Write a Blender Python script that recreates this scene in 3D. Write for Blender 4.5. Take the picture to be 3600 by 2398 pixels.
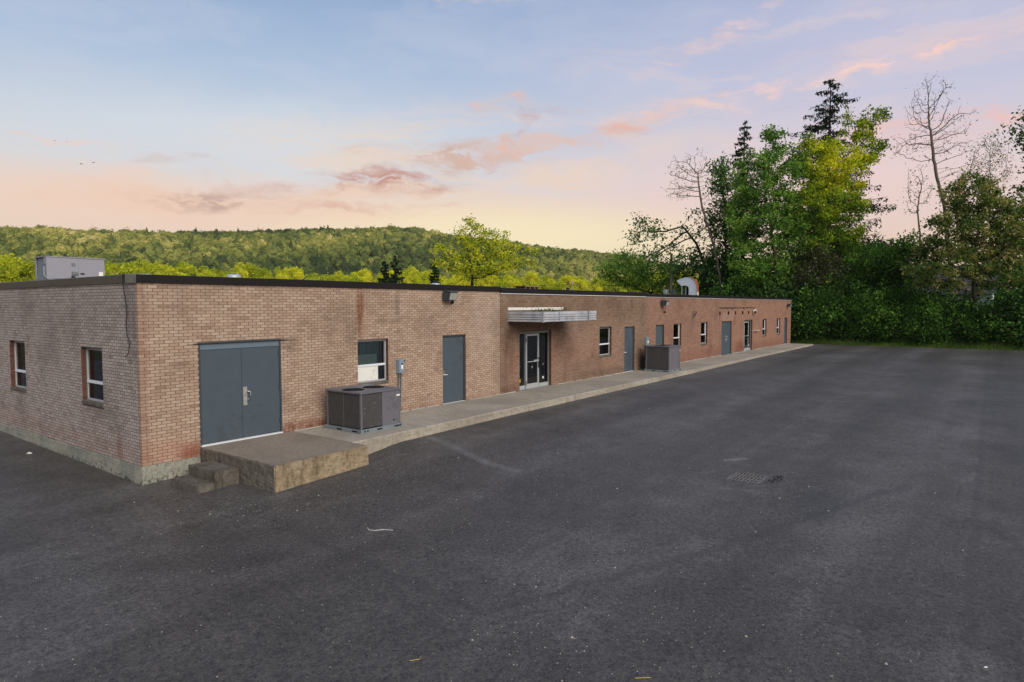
import bpy, math, random
import numpy as np
from mathutils import Matrix, Vector

for o in list(bpy.data.objects): bpy.data.objects.remove(o)
scene = bpy.context.scene
C = scene.collection
PI = math.pi

# ------------------------------------------------------------------ camera
cam_d = bpy.data.cameras.new('camera'); cam = bpy.data.objects.new('camera', cam_d); C.objects.link(cam)
cam_d.sensor_width = 36.0; cam_d.lens = 2317.2 / 3600 * 36; cam_d.clip_end = 8000; cam_d.clip_start = .1
CR = Vector((0.59937319, -0.80046895, -0.00111693)); CU = Vector((0.04380604, 0.03140767, 0.99854624)); CF = Vector((0.79927017, 0.59855077, -0.05389029))
CAM = Vector((-6.15486, -14.0884, 3.11265))
cam.matrix_world = Matrix(((CR.x, CU.x, -CF.x, CAM.x), (CR.y, CU.y, -CF.y, CAM.y), (CR.z, CU.z, -CF.z, CAM.z), (0, 0, 0, 1)))
scene.camera = cam
scene.view_settings.view_transform = 'Standard'; scene.view_settings.look = 'None'
scene.view_settings.exposure = 0.0; scene.view_settings.gamma = 1.0
scene.render.engine = 'CYCLES'
scene.cycles.max_bounces = 5; scene.cycles.diffuse_bounces = 2; scene.cycles.glossy_bounces = 2
scene.cycles.transmission_bounces = 3; scene.cycles.transparent_max_bounces = 8
scene.cycles.use_denoising = True
SUN_AZ = math.radians(-112); SUN_EL = math.radians(32)       # azimuth from +X towards +Y

# ------------------------------------------------------------------ node helpers
def lin(r, g, b):
    f = lambda c: (c / 255 / 12.92) if c / 255 <= .04045 else ((c / 255 + .055) / 1.055) ** 2.4
    return (f(r), f(g), f(b), 1.0)

class NT:
    def __init__(s, tree): s.t = tree; s.l = tree.links
    def n(s, typ, **kw):
        nd = s.t.nodes.new(typ)
        for k, v in kw.items(): setattr(nd, k, v)
        return nd
    def put(s, sock, v):
        if isinstance(v, bpy.types.NodeSocket): s.l.new(v, sock)
        elif v is not None:
            if sock.type == 'VECTOR' and isinstance(v, (int, float)): v = (v, v, v)
            if sock.type == 'RGBA' and not isinstance(v, (int, float)) and len(v) == 3: v = (*v, 1)
            sock.default_value = v
    def m(s, op, a, b=None, c=None, clamp=False):
        nd = s.n('ShaderNodeMath', operation=op, use_clamp=clamp)
        s.put(nd.inputs[0], a); s.put(nd.inputs[1], b); s.put(nd.inputs[2], c)
        return nd.outputs[0]
    def vm(s, op, a, b=None):
        nd = s.n('ShaderNodeVectorMath', operation=op); s.put(nd.inputs[0], a); s.put(nd.inputs[1], b)
        return nd.outputs['Value'] if op in ('DOT_PRODUCT', 'LENGTH') else nd.outputs[0]
    def sep(s, v):
        nd = s.n('ShaderNodeSeparateXYZ'); s.put(nd.inputs[0], v); return nd.outputs
    def comb(s, x=0., y=0., z=0.):
        nd = s.n('ShaderNodeCombineXYZ'); s.put(nd.inputs[0], x); s.put(nd.inputs[1], y); s.put(nd.inputs[2], z); return nd.outputs[0]
    def mix(s, f, a, b, mode='MIX'):
        nd = s.n('ShaderNodeMix', data_type='RGBA', blend_type=mode); s.put(nd.inputs[0], f); s.put(nd.inputs[6], a); s.put(nd.inputs[7], b)
        return nd.outputs[2]
    def ramp(s, f, stops, interp='LINEAR'):
        nd = s.n('ShaderNodeValToRGB'); r = nd.color_ramp; r.interpolation = interp
        while len(r.elements) < len(stops): r.elements.new(.5)
        for e, (p, c) in zip(r.elements, stops): e.position = p; e.color = (*c[:3], 1)
        s.put(nd.inputs[0], f); return nd.outputs[0]
    def noise(s, vec, scale=5., detail=2., rough=.5, out=0, dist=0.):
        nd = s.n('ShaderNodeTexNoise'); s.put(nd.inputs['Vector'], vec); nd.inputs['Scale'].default_value = scale
        nd.inputs['Detail'].default_value = detail; nd.inputs['Roughness'].default_value = rough; nd.inputs['Distortion'].default_value = dist
        return nd.outputs[out]
    def white(s, vec, out=0):
        nd = s.n('ShaderNodeTexWhiteNoise'); s.put(nd.inputs['Vector'], vec); return nd.outputs[out]
    def voro(s, vec, scale=5., out=0, feature='F1'):
        nd = s.n('ShaderNodeTexVoronoi', feature=feature); s.put(nd.inputs['Vector'], vec); nd.inputs['Scale'].default_value = scale
        return nd.outputs[out]
    def sm(s, x, a, b, lo=0., hi=1.):
        nd = s.n('ShaderNodeMapRange', interpolation_type='SMOOTHSTEP')
        for i, v in enumerate((x, a, b, lo, hi)): s.put(nd.inputs[i], v)
        return nd.outputs[0]
    def pos(s): return s.n('ShaderNodeNewGeometry').outputs['Position']
    def obj(s): return s.n('ShaderNodeTexCoord').outputs['Object']
    def scale(s, v, sc): return s.vm('MULTIPLY', v, sc)
    def band(s, x, a, b, soft):         # 1 between a and b with soft ends
        return s.m('MULTIPLY', s.sm(x, a - soft, a + soft), s.sm(x, b + soft, b - soft))

def material(name):
    m = bpy.data.materials.new(name); m.use_nodes = True
    for n in list(m.node_tree.nodes): m.node_tree.nodes.remove(n)
    t = NT(m.node_tree); t.mat = m; return t
def finish(t, col, rough=.8, bump=None, bstr=.3, bdist=.01, metal=0., spec=.4, extra=None):
    b = t.n('ShaderNodeBsdfPrincipled'); o = t.n('ShaderNodeOutputMaterial')
    t.put(b.inputs['Base Color'], col); t.put(b.inputs['Roughness'], rough); t.put(b.inputs['Metallic'], metal)
    t.put(b.inputs['Specular IOR Level'], spec)
    if bump is not None:
        bn = t.n('ShaderNodeBump'); bn.inputs['Strength'].default_value = bstr; bn.inputs['Distance'].default_value = bdist
        t.put(bn.inputs['Height'], bump); t.l.new(bn.outputs[0], b.inputs['Normal'])
    t.l.new(b.outputs[0], o.inputs[0]); return t.mat

# ------------------------------------------------------------------ world: evening sky with thin lit cloud
world = bpy.data.worlds.new('World'); scene.world = world; world.use_nodes = True
w = NT(world.node_tree)
for n in list(world.node_tree.nodes): world.node_tree.nodes.remove(n)
wdir = w.n('ShaderNodeTexCoord').outputs['Generated']
dx, dy, dz = w.sep(wdir)
YAW = .64278
fwd = w.m('ADD', w.m('MULTIPLY', dx, math.cos(YAW)), w.m('MULTIPLY', dy, math.sin(YAW)))
lef = w.m('ADD', w.m('MULTIPLY', dx, -math.sin(YAW)), w.m('MULTIPLY', dy, math.cos(YAW)))
az = w.m('ARCTAN2', w.m('MULTIPLY', lef, -1.), fwd)          # positive to the south-east of the sunset
el = w.m('ARCSINE', dz)
eln = w.m('DIVIDE', w.m('MAXIMUM', el, 0.), PI / 2)
E_ = lambda d: d / 90.
base = w.ramp(eln, [(0, lin(248, 214, 186)), (E_(5), lin(249, 217, 192)), (E_(8), lin(243, 220, 206)), (E_(10.5), lin(228, 224, 224)), (E_(14), lin(209, 218, 230)),
                    (E_(18.5), lin(180, 201, 227)), (E_(25), lin(150, 176, 214)), (E_(45), lin(128, 156, 202)), (1, lin(112, 144, 196))])
skyn = w.n('ShaderNodeTexSky', sky_type='NISHITA'); skyn.sun_disc = False; skyn.sun_elevation = SUN_EL; skyn.sun_rotation = PI / 2 - SUN_AZ
skyn.air_density = 1.0; skyn.dust_density = 1.5
nish = w.mix(1., skyn.outputs[0], (.085, .085, .085), 'MULTIPLY')
base = w.mix(.12, base, nish)
wp = w.comb(az, el, 0.)
warp = w.noise(w.scale(wp, (3.4, 8., 1.)), 2.0, 5., .62, out=1)
wv = w.vm('ADD', wp, w.scale(w.vm('SUBTRACT', warp, (.5, .5, .5)), (.17, .075, 0.)))
waz, wel, _ = w.sep(wv)
fine = w.noise(w.scale(wv, (7., 26., 1.)), 2.2, 6., .62)
fine2 = w.noise(w.scale(wv, (2.2, 9., 1.)), 2.0, 5., .6)
def blob(a0, e0, ra, re, tilt=0., warped=True, k=1.):
    mp = w.n('ShaderNodeMapping', vector_type='TEXTURE'); w.put(mp.inputs['Vector'], wv if warped else wp)
    mp.inputs['Location'].default_value = (a0, e0, 0); mp.inputs['Rotation'].default_value = (0, 0, math.atan(tilt)); mp.inputs['Scale'].default_value = (ra, re, 1)
    return w.sm(w.vm('LENGTH', mp.outputs[0]), 1.7, 0., 0., k)
col = base
def over(mask, c, k):
    global col
    col = w.mix(mask if k == 1. else w.m('MULTIPLY', mask, k), col, lin(*c))
over(blob(.55, .30, .5, .16, warped=False), (200, 194, 220), .7)          # lavender towards the south-east
over(blob(.42, .17, .34, .065, warped=False), (248, 212, 202), .65)        # pink band above the trees
over(blob(-.42, .135, .36, .035, warped=False), (248, 214, 190), .7)     # pink horizon to the north-west
over(blob(-.02, .10, .24, .05, warped=False), (255, 237, 196), .9)       # the yellow glow
over(blob(-.35, .23, .26, .05), (221, 228, 234), .6)
fm = w.sm(fine, .40, .64, .1, 1.); fm2 = w.sm(fine2, .38, .66)
def cloud(x, y, rx, ry, c, k, tilt=0., tex=None):
    a = math.atan((x - 1177) / 1515); e = math.atan((706 - y) / math.hypot(1515, x - 1177))
    over(w.m('MULTIPLY', blob(a, e, rx / 1515, ry / 1515, tilt, True, k), tex or fm), (c[0], c[1] * 1.015, c[2] * .96), 1.)
def streaks(rot, sx, sy, lo, hi, det=6.):
    mp = w.n('ShaderNodeMapping'); w.put(mp.inputs['Vector'], wv); mp.inputs['Rotation'].default_value = (0, 0, rot); mp.inputs['Scale'].default_value = (sx, sy, 1)
    return w.sm(w.noise(mp.outputs[0], 1., det, .6, dist=.6), lo, hi)
s_r = streaks(-.20, 2.6, 26., .45, .72); s_l = streaks(.02, 3.2, 24., .42, .66)
cloud(1050, 385, 520, 95, (248, 212, 190), .85, .05, s_l); cloud(420, 455, 420, 50, (244, 204, 190), .7, 0., s_l)
cloud(1750, 230, 760, 130, (240, 206, 208), .55, .14, s_r); cloud(1950, 70, 560, 90, (216, 200, 220), .5, .2, s_r)
for a in [(500, 458, 130, 19, (200, 166, 162), 1.2, .02), (900, 415, 140, 20, (204, 152, 146), 1.5, -.05), (770, 437, 190, 15, (218, 172, 166), 1.0, 0.), (1050, 366, 160, 24, (212, 176, 170), 1.4, -.04),
          (1195, 318, 62, 15, (204, 172, 178), 1.0, 4.5), (1185, 365, 40, 13, (236, 186, 170), 1.0, -1.), (1160, 254, 62, 12, (232, 188, 182), 1.2, .16), (1290, 260, 66, 9, (198, 176, 192), 1.0, .04),
          (1440, 300, 190, 14, (228, 184, 182), 1.25, .24), (1230, 350, 170, 20, (232, 190, 182), .85, .12), (1900, 190, 480, 14, (248, 206, 206), 1.2, .10), (1720, 55, 220, 15, (230, 200, 214), 1.0, .42),
          (2150, 305, 260, 24, (244, 192, 192), .8, .04), (820, 480, 220, 9, (228, 182, 170), .9, .02), (200, 328, 70, 7, (240, 206, 202), .9, -.10), (410, 382, 70, 9, (214, 190, 196), .9, .1), (950, 8, 280, 12, (222, 200, 212), .8, 0.)]:
    cloud(*a)
over(blob(-.01, .085, .30, .042, warped=False), (255, 240, 198), .8)
over(w.m('MULTIPLY', fm2, w.sm(el, .10, .30)), (214, 214, 228), .22)
over(w.sm(el, .02, -.05), (92, 88, 74), 1.)
bg = w.n('ShaderNodeBackground'); w.put(bg.inputs[0], col); bg.inputs[1].default_value = 1.0
wo = w.n('ShaderNodeOutputWorld'); w.l.new(bg.outputs[0], wo.inputs[0])
world.cycles.sampling_method = 'MANUAL'; world.cycles.sample_map_resolution = 512

# ------------------------------------------------------------------ sun: low, soft, through thin cloud
sd = bpy.data.lights.new('sun', 'SUN'); sun = bpy.data.objects.new('sun', sd); C.objects.link(sun)
sd.energy = 3.4; sd.angle = math.radians(45); sd.color = (1., .925, .83)
sv = Vector((math.cos(SUN_EL) * math.cos(SUN_AZ), math.cos(SUN_EL) * math.sin(SUN_AZ), math.sin(SUN_EL)))
sun.rotation_euler = sv.to_track_quat('Z', 'Y').to_euler(); sun.location = (0, 0, 60)

# ------------------------------------------------------------------ mesh helpers
class MB:
    def __init__(s): s.v = []; s.f = []
    def add(s, vs, fs):
        o = len(s.v); s.v += [tuple(v) for v in vs]; s.f += [tuple(i + o for i in f) for f in fs]; return s
    def box(s, x0, x1, y0, y1, z0, z1):
        return s.add([(x0,y0,z0),(x1,y0,z0),(x1,y1,z0),(x0,y1,z0),(x0,y0,z1),(x1,y0,z1),(x1,y1,z1),(x0,y1,z1)],
                     [(0,3,2,1),(4,5,6,7),(0,1,5,4),(1,2,6,5),(2,3,7,6),(3,0,4,7)])
    def quad(s, a, b, c, d): return s.add([a, b, c, d], [(0, 1, 2, 3)])
    def tube(s, pts, rad, seg=8, cap=True):
        pts = [Vector(p) for p in pts]; n = len(pts)
        if isinstance(rad, (int, float)): rad = [rad] * n
        vs = []; up = Vector((0, 0, 1))
        for i, p in enumerate(pts):
            d = (pts[min(i + 1, n - 1)] - pts[max(i - 1, 0)]).normalized()
            a = d.cross(up if abs(d.z) < .9 else Vector((1, 0, 0))).normalized(); b = d.cross(a)
            for j in range(seg):
                t = 2 * PI * j / seg; vs.append(p + a * math.cos(t) * rad[i] + b * math.sin(t) * rad[i])
        fs = [(i * seg + j, i * seg + (j + 1) % seg, (i + 1) * seg + (j + 1) % seg, (i + 1) * seg + j) for i in range(n - 1) for j in range(seg)]
        if cap: fs += [tuple(range(seg)), tuple(reversed(range((n - 1) * seg, n * seg)))]
        return s.add(vs, fs)
    def lathe(s, prof, c=(0, 0, 0), seg=20):       # prof: (r, z)
        vs = []; n = len(prof)
        for r, z in prof:
            for j in range(seg):
                t = 2 * PI * j / seg; vs.append((c[0] + r * math.cos(t), c[1] + r * math.sin(t), c[2] + z))
        fs = [(i * seg + j, i * seg + (j + 1) % seg, (i + 1) * seg + (j + 1) % seg, (i + 1) * seg + j) for i in range(n - 1) for j in range(seg)]
        fs += [tuple(reversed(range(seg))), tuple(range((n - 1) * seg, n * seg))]
        return s.add(vs, fs)
    def prism(s, poly, a, b, axis='x'):            # poly of 2-D points, extruded from a to b
        mk = {'x': lambda p, t: (t, p[0], p[1]), 'y': lambda p, t: (p[0], t, p[1]), 'z': lambda p, t: (p[0], p[1], t)}[axis]
        n = len(poly); vs = [mk(p, a) for p in poly] + [mk(p, b) for p in poly]
        return s.add(vs, [tuple(reversed(range(n))), tuple(range(n, 2 * n))] + [(i, (i + 1) % n, n + (i + 1) % n, n + i) for i in range(n)])
    def build(s, name, mat, parent=None, smooth=False, **props):
        me = bpy.data.meshes.new(name); me.from_pydata(s.v, [], s.f); me.materials.append(mat)
        if smooth: me.polygons.foreach_set('use_smooth', [True] * len(me.polygons))
        return link(name, me, parent, **props)
def link(name, me, parent=None, **props):
    o = bpy.data.objects.new(name, me); C.objects.link(o)
    if parent: o.parent = parent
    for k, v in props.items(): o[k] = v
    return o
def np_mesh(name, verts, quads, mat, smooth=False, attr=None):
    me = bpy.data.meshes.new(name); nv = len(verts); nq, k = quads.shape
    me.vertices.add(nv); me.vertices.foreach_set('co', np.ascontiguousarray(verts, np.float32).ravel())
    me.loops.add(nq * k); me.loops.foreach_set('vertex_index', np.ascontiguousarray(quads, np.int32).ravel())
    me.polygons.add(nq); me.polygons.foreach_set('loop_start', np.arange(0, nq * k, k, dtype=np.int32))
    me.polygons.foreach_set('use_smooth', np.full(nq, bool(smooth)))
    if attr is not None:
        a = me.attributes.new('lv', 'FLOAT', 'POINT'); a.data.foreach_set('value', np.ascontiguousarray(attr, np.float32))
    me.update(calc_edges=True); me.materials.append(mat); return me
def thing(name, label, cat, loc=(0, 0, 0), rotz=0., group=None):
    o = bpy.data.objects.new(name, None); C.objects.link(o); o.empty_display_size = .2
    o.location = loc; o.rotation_euler = (0, 0, rotz); o['label'] = label; o['category'] = cat
    if group: o['group'] = group
    return o
def tag(o, label, cat, group=None):
    o['label'] = label; o['category'] = cat
    if group: o['group'] = group
    return o
def dup(root, loc, rotz=0., scale=1., label=None):
    r = root.copy(); C.objects.link(r); r.location = loc; r.rotation_euler = (0, 0, rotz); r.scale = (scale,) * 3 if isinstance(scale, (int, float)) else scale
    if label: r['label'] = label
    for ch in list(root.children):
        c = ch.copy(); C.objects.link(c); c.parent = r
        for g in ch.children:
            d = g.copy(); C.objects.link(d); d.parent = c
    return r

# ------------------------------------------------------------------ simple materials
def flat(name, c, rough=.6, metal=0., var=.12, sc=9., spec=.4, bump=0., dirt=None):
    t = material(name); o = t.pos()
    n1 = t.noise(o, sc, 4., .6); n2 = t.noise(o, sc * .17, 3., .6)
    f = t.m('ADD', t.m('MULTIPLY', t.m('SUBTRACT', n1, .5), var * 2), t.m('ADD', t.m('MULTIPLY', t.m('SUBTRACT', n2, .5), var * 2), 1.))
    col = t.vm('SCALE', c[:3]); nd = col.node; t.put(nd.inputs['Scale'], f)
    if dirt: col = t.mix(t.m('MULTIPLY', t.sm(n2, .5, .68), t.sm(n1, .4, .65)), col, dirt)
    rg = t.m('ADD', t.m('MULTIPLY', t.m('SUBTRACT', n1, .5), .25), rough)
    return finish(t, col, rg, bump=n1 if bump else None, bstr=bump, bdist=.01, metal=metal, spec=spec)
M = {}
M['slate'] = flat('slate_paint', lin(69, 79, 86), .5, var=.1, sc=5., spec=.35, dirt=lin(62, 68, 72))
M['slate_light'] = flat('slate_header_paint', lin(94, 107, 117), .5, var=.05, sc=20.)
M['slate_dark'] = flat('slate_frame_paint', lin(56, 63, 68), .5, var=.08)
M['alu'] = flat('aluminium', lin(178, 180, 180), .42, .35, var=.08, sc=18.)
M['alu_white'] = flat('white_aluminium', lin(205, 208, 210), .5, 0., var=.08, sc=14.)
M['alu_dark'] = flat('dull_aluminium', lin(120, 122, 120), .45, .3, var=.1, sc=14.)
M['steel'] = flat('brushed_steel', lin(196, 194, 188), .32, .7, var=.05, sc=40.)
M['white'] = flat('white_paint', lin(214, 212, 204), .6, var=.07, sc=12., dirt=lin(150, 140, 125))
M['black'] = flat('black_plastic', lin(28, 28, 29), .5, var=.15)
M['void'] = flat('dark_interior', (.008, .008, .009, 1), .9, var=.2)
M['pvc'] = flat('grey_pvc', lin(126, 130, 134), .5, var=.06)
M['box_grey'] = flat('grey_enamel', lin(120, 134, 146), .45, var=.07, sc=20.)
M['ac_panel'] = flat('grey_unit_panel', lin(98, 96, 101), .5, .0, var=.08, sc=12., dirt=lin(84, 82, 84))
M['ac_frame'] = flat('grey_unit_frame', lin(92, 93, 98), .5, .0, var=.08, sc=12.)
M['ac_rail'] = flat('grey_base_rail', lin(112, 121, 125), .5, .0, var=.12, sc=16., dirt=lin(92, 96, 96))
M['flash'] = flat('dark_flashing', lin(26, 22, 21), .5, .0, var=.16, sc=4., spec=.25)
M['flash_l'] = flat('brown_flashing', lin(64, 56, 48), .42, .0, var=.2, sc=5., dirt=lin(84, 80, 70))
M['flash_end'] = flat('weathered_flashing', lin(112, 110, 100), .5, .2, var=.3, sc=6., dirt=lin(50, 48, 42))
M['galv'] = flat('galvanised_metal', lin(168, 176, 184), .45, .3, var=.1, sc=10.)
M['caulk'] = flat('pale_caulk', lin(176, 170, 160), .8, var=.15, sc=30.)
M['wood_grey'] = flat('weathered_pole_wood', lin(140, 130, 120), .85, var=.2, sc=12., bump=.3)
M['paper'] = flat('paper_scrap', lin(226, 224, 214), .7, var=.05)
M['lens'] = flat('lamp_lens', lin(150, 148, 140), .25, var=.1)
M['sign_red'] = flat('label_print', lin(150, 90, 70), .6)
t = material('window_glass')
fr = t.n('ShaderNodeFresnel'); fr.inputs[0].default_value = 1.45
gl = t.n('ShaderNodeBsdfGlossy'); gl.inputs['Roughness'].default_value = .03; t.put(gl.inputs[0], (.8, .85, .88, 1))
tr = t.n('ShaderNodeBsdfTransparent'); t.put(tr.inputs[0], (.55, .62, .62, 1))
mx = t.n('ShaderNodeMixShader'); t.put(mx.inputs[0], t.m('ADD', fr.outputs[0], .07)); t.l.new(tr.outputs[0], mx.inputs[1]); t.l.new(gl.outputs[0], mx.inputs[2])
oo = t.n('ShaderNodeOutputMaterial'); t.l.new(mx.outputs[0], oo.inputs[0]); M['glass'] = t.mat
# coil fins
t = material('coil_fins'); o = t.obj(); ox, oy, oz = t.sep(o)
ln = t.m('PINGPONG', t.m('MULTIPLY', oz, 1.), .011); ln = t.sm(ln, .002, .009)
nn = t.noise(o, 6., 5., .65); n3 = t.noise(t.scale(o, (1., 1., 6.)), 3., 4., .6)
cc = t.mix(nn, lin(50, 48, 47), lin(84, 82, 80)); cc = t.mix(t.m('MULTIPLY', ln, .5), cc, lin(36, 35, 35))
cc = t.mix(t.m('MULTIPLY', t.sm(n3, .62, .72), .35), cc, lin(128, 126, 124))
cc = t.mix(t.sm(t.noise(o, 14., 3., .5), .72, .76), cc, lin(170, 168, 164))
M['coil'] = finish(t, cc, .7, bump=ln, bstr=.5, bdist=.004)
# curtain
t = material('curtain_cloth'); o = t.pos(); px, py, pz = t.sep(o)
wv_ = t.noise(t.comb(t.m('ADD', px, py), 0., t.m('MULTIPLY', pz, .05)), 16., 3., .5)
M['curtain'] = finish(t, t.mix(t.sm(wv_, .3, .7), lin(84, 98, 104), lin(150, 164, 166)), .9)
M['reflect_brown'] = flat('brown_reflection', lin(92, 76, 60), .9, var=.25, sc=3.)  # brownish reflection of the end wall windows, put into a flat colour
# ================================================================== SETTING: asphalt, ground, sidewalk
def gz(x, y):
    x = np.asarray(x, float); y = np.asarray(y, float)
    a = np.interp(x, [-60, 0, 3.6, 5, 10, 24, 35, 53], [-.5, -.57, -.42, -.24, -.2, -.165, -.11, -.1])
    a = a + .017 * np.clip(y, 0, 20) * (x < 3)
    b = np.interp(x, [-60, 0, 7, 20, 53], [-.48, -.5, -.34, -.26, -.1])
    t = np.clip((-y - 2.4) / 5., 0, 1); t = t * t * (3 - 2 * t)
    z = a * (1 - t) + b * t
    z = z - .035 * np.exp(-((x - 7.2) ** 2 + (y + 10) ** 2) / 1.6)
    return z + .012 * np.sin(x * .7 + y * .45) * np.clip(-y - 3, 0, 1) * .6
# ---- asphalt
t = material('asphalt'); P = t.pos(); px, py, pz = t.sep(P)
n_l = t.noise(P, .22, 4., .55); n_m = t.noise(P, 1.3, 5., .6); n_s = t.noise(P, 34., 4., .65); n_x = t.noise(P, 110., 2., .5)
streak = t.noise(t.comb(t.m('MULTIPLY', px, .05), py, 0.), 1.1, 4., .6)
lane = t.m('SINE', t.m('ADD', t.m('MULTIPLY', t.m('ADD', py, t.m('MULTIPLY', px, -.015)), 1.9), t.m('MULTIPLY', n_l, 2.5)))
lev = t.m('ADD', t.m('MULTIPLY', n_l, .38), t.m('ADD', t.m('MULTIPLY', n_m, .32), t.m('MULTIPLY', streak, .30)))
lev = t.m('ADD', lev, t.m('MULTIPLY', lane, t.sm(px, 3., 16., .008, .05)))
c0 = t.ramp(lev, [(.36, (.035, .029, .0225)), (.5, (.059, .0505, .042)), (.64, (.098, .0875, .078))])
n_g = t.noise(P, 15., 3., .7)
gr = t.m('MAXIMUM', .25, t.m('ADD', -1.85, t.m('ADD', t.m('MULTIPLY', n_s, 2.6), t.m('ADD', t.m('MULTIPLY', n_x, .6), t.m('MULTIPLY', n_g, 2.5)))))
nd = t.n('ShaderNodeVectorMath', operation='SCALE'); t.put(nd.inputs[0], c0); t.put(nd.inputs['Scale'], gr); c0 = nd.outputs[0]
vd = t.n('ShaderNodeTexVoronoi'); t.put(vd.inputs['Vector'], P); vd.inputs['Scale'].default_value = 17.
chip = t.m('MULTIPLY', t.sm(vd.outputs['Distance'], .16, .08), t.sm(t.white(vd.outputs['Color']), .84, .86))
c0 = t.mix(t.m('MULTIPLY', chip, .75), c0, (.27, .25, .22))
vd2 = t.n('ShaderNodeTexVoronoi'); t.put(vd2.inputs['Vector'], P); vd2.inputs['Scale'].default_value = 60.
c0 = t.mix(t.m('MULTIPLY', t.sm(vd2.outputs['Distance'], .34, .2), t.m('MULTIPLY', t.sm(t.white(vd2.outputs['Color']), .72, .8), .6)), c0, (.13, .125, .12))
c0 = t.mix(t.m('MULTIPLY', t.sm(t.noise(P, 50., 3., .7), .60, .72), .55), c0, (.014, .013, .012))
JIT = []
for sc_ in (.9, 2.6):
    jj = t.sep(t.vm('SUBTRACT', t.noise(P, sc_, 4., .65, out=1), (.5, .5, .5))); JIT.append((jj[0], jj[1]))
def seg_mask(ax, ay, bx, by, wd, jit=.25, sc=1.2):
    jx, jy = JIT[0 if sc < 1.5 else 1]
    X = t.m('ADD', px, t.m('MULTIPLY', jx, jit)); Y = t.m('ADD', py, t.m('MULTIPLY', jy, jit))
    L2 = (bx - ax) ** 2 + (by - ay) ** 2
    h = t.m('DIVIDE', t.m('ADD', t.m('MULTIPLY', t.m('SUBTRACT', X, ax), bx - ax), t.m('MULTIPLY', t.m('SUBTRACT', Y, ay), by - ay)), L2, clamp=True)
    ex = t.m('SUBTRACT', t.m('SUBTRACT', X, ax), t.m('MULTIPLY', h, bx - ax)); ey = t.m('SUBTRACT', t.m('SUBTRACT', Y, ay), t.m('MULTIPLY', h, by - ay))
    d = t.m('SQRT', t.m('ADD', t.m('MULTIPLY', ex, ex), t.m('MULTIPLY', ey, ey)))
    return t.sm(d, wd, wd * .1), d
for a in [(5.9, -2.5, 5.43, -3.77), (5.43, -3.77, 4.95, -5.0), (4.95, -5.0, 4.84, -6.0)]:        # chalky dust trail
    mk, _ = seg_mask(*a, .2, .25, 2.)
    c0 = t.mix(t.m('MULTIPLY', mk, t.m('MULTIPLY', t.sm(n_s, .3, .6), .3)), c0, (.22, .22, .22))
ridge = None
for a in [(.3, -4.2, -.05, -6.6), (-.05, -6.6, -.24, -9.3), (-.24, -9.3, 2.6, -10.6), (2.6, -10.6, 8.4, -12.7)]:   # roller seams
    mk, d = seg_mask(*a, .16, .5, .8); ridge = mk if ridge is None else t.m('MAXIMUM', ridge, mk)
c0 = t.mix(t.m('MULTIPLY', ridge, t.sm(n_m, .34, .62, .04, .42)), c0, (.019, .017, .015))
for a in [(-30, -14.3, 52, -13.2), (-30, -17.8, 52, -16.6), (9, -6.2, 52, -5.4), (9, -9.2, 52, -8.6)]:                                  # paving lane joints
    mk, d = seg_mask(*a, .11, .12, .9); c0 = t.mix(t.m('MULTIPLY', mk, t.m('MULTIPLY', t.sm(streak, .35, .6), .28)), c0, (.022, .019, .017))
mk, _ = seg_mask(5.6, -11.75, 6.6, -11.5, .7, .5, .9); c0 = t.mix(t.m('MULTIPLY', mk, .4), c0, (.022, .021, .021))
for a, k_ in [((8.3, -9.2, 8.7, -9.5), .6), ((7.0, -9.15, 7.3, -9.3), .15), ((6.2, -9.8, 6.4, -10.8), .14), ((9.4, -13.6, 10.1, -13.7), .15)]:
    mk, _ = seg_mask(*a, .12, .12, 3.); c0 = t.mix(t.m('MULTIPLY', mk, t.m('MULTIPLY', t.sm(n_s, .35, .6), k_)), c0, (.28, .27, .25))
bh = t.noise(P, 34., 2., .7)
M['asphalt'] = finish(t, c0, t.m('ADD', .46, t.m('MULTIPLY', n_s, .25)), bump=bh, bstr=.5, bdist=.010, spec=.5)

HX0, HX1, HY0, HY1 = 6.90, 7.56, -10.30, -9.72          # drain opening
xs = np.unique(np.concatenate([np.arange(-60, -8, 2.), np.arange(-8, 16, .4), np.arange(16, 53.1, 1.), [HX0, HX1, 52.6]]))
ys = np.unique(np.concatenate([np.arange(-60, -18, 2.), np.arange(-18, 3, .4), np.arange(3, 31, 1.), [HY0, HY1]]))
mb = MB(); idx = {}
rg = random.Random(3)
for i, x in enumerate(xs):
    for j, y in enumerate(ys):
        xx = x
        if x > 52.9: xx = x + rg.uniform(-.5, .4) + (.0 if y > -8 else (-.0))
        idx[i, j] = len(mb.v); mb.v.append((xx, y, float(gz(x, y))))
for i in range(len(xs) - 1):
    for j in range(len(ys) - 1):
        cx_, cy_ = (xs[i] + xs[i + 1]) / 2, (ys[j] + ys[j + 1]) / 2
        if HX0 < cx_ < HX1 and HY0 < cy_ < HY1: continue
        if cx_ > .4 and cy_ > .4: continue               # under the building
        mb.f.append((idx[i, j], idx[i + 1, j], idx[i + 1, j + 1], idx[i, j + 1]))
lot = mb.build('parking_lot', M['asphalt'], smooth=True, kind='structure', label='dark asphalt parking lot in front of the brick building')
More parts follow.
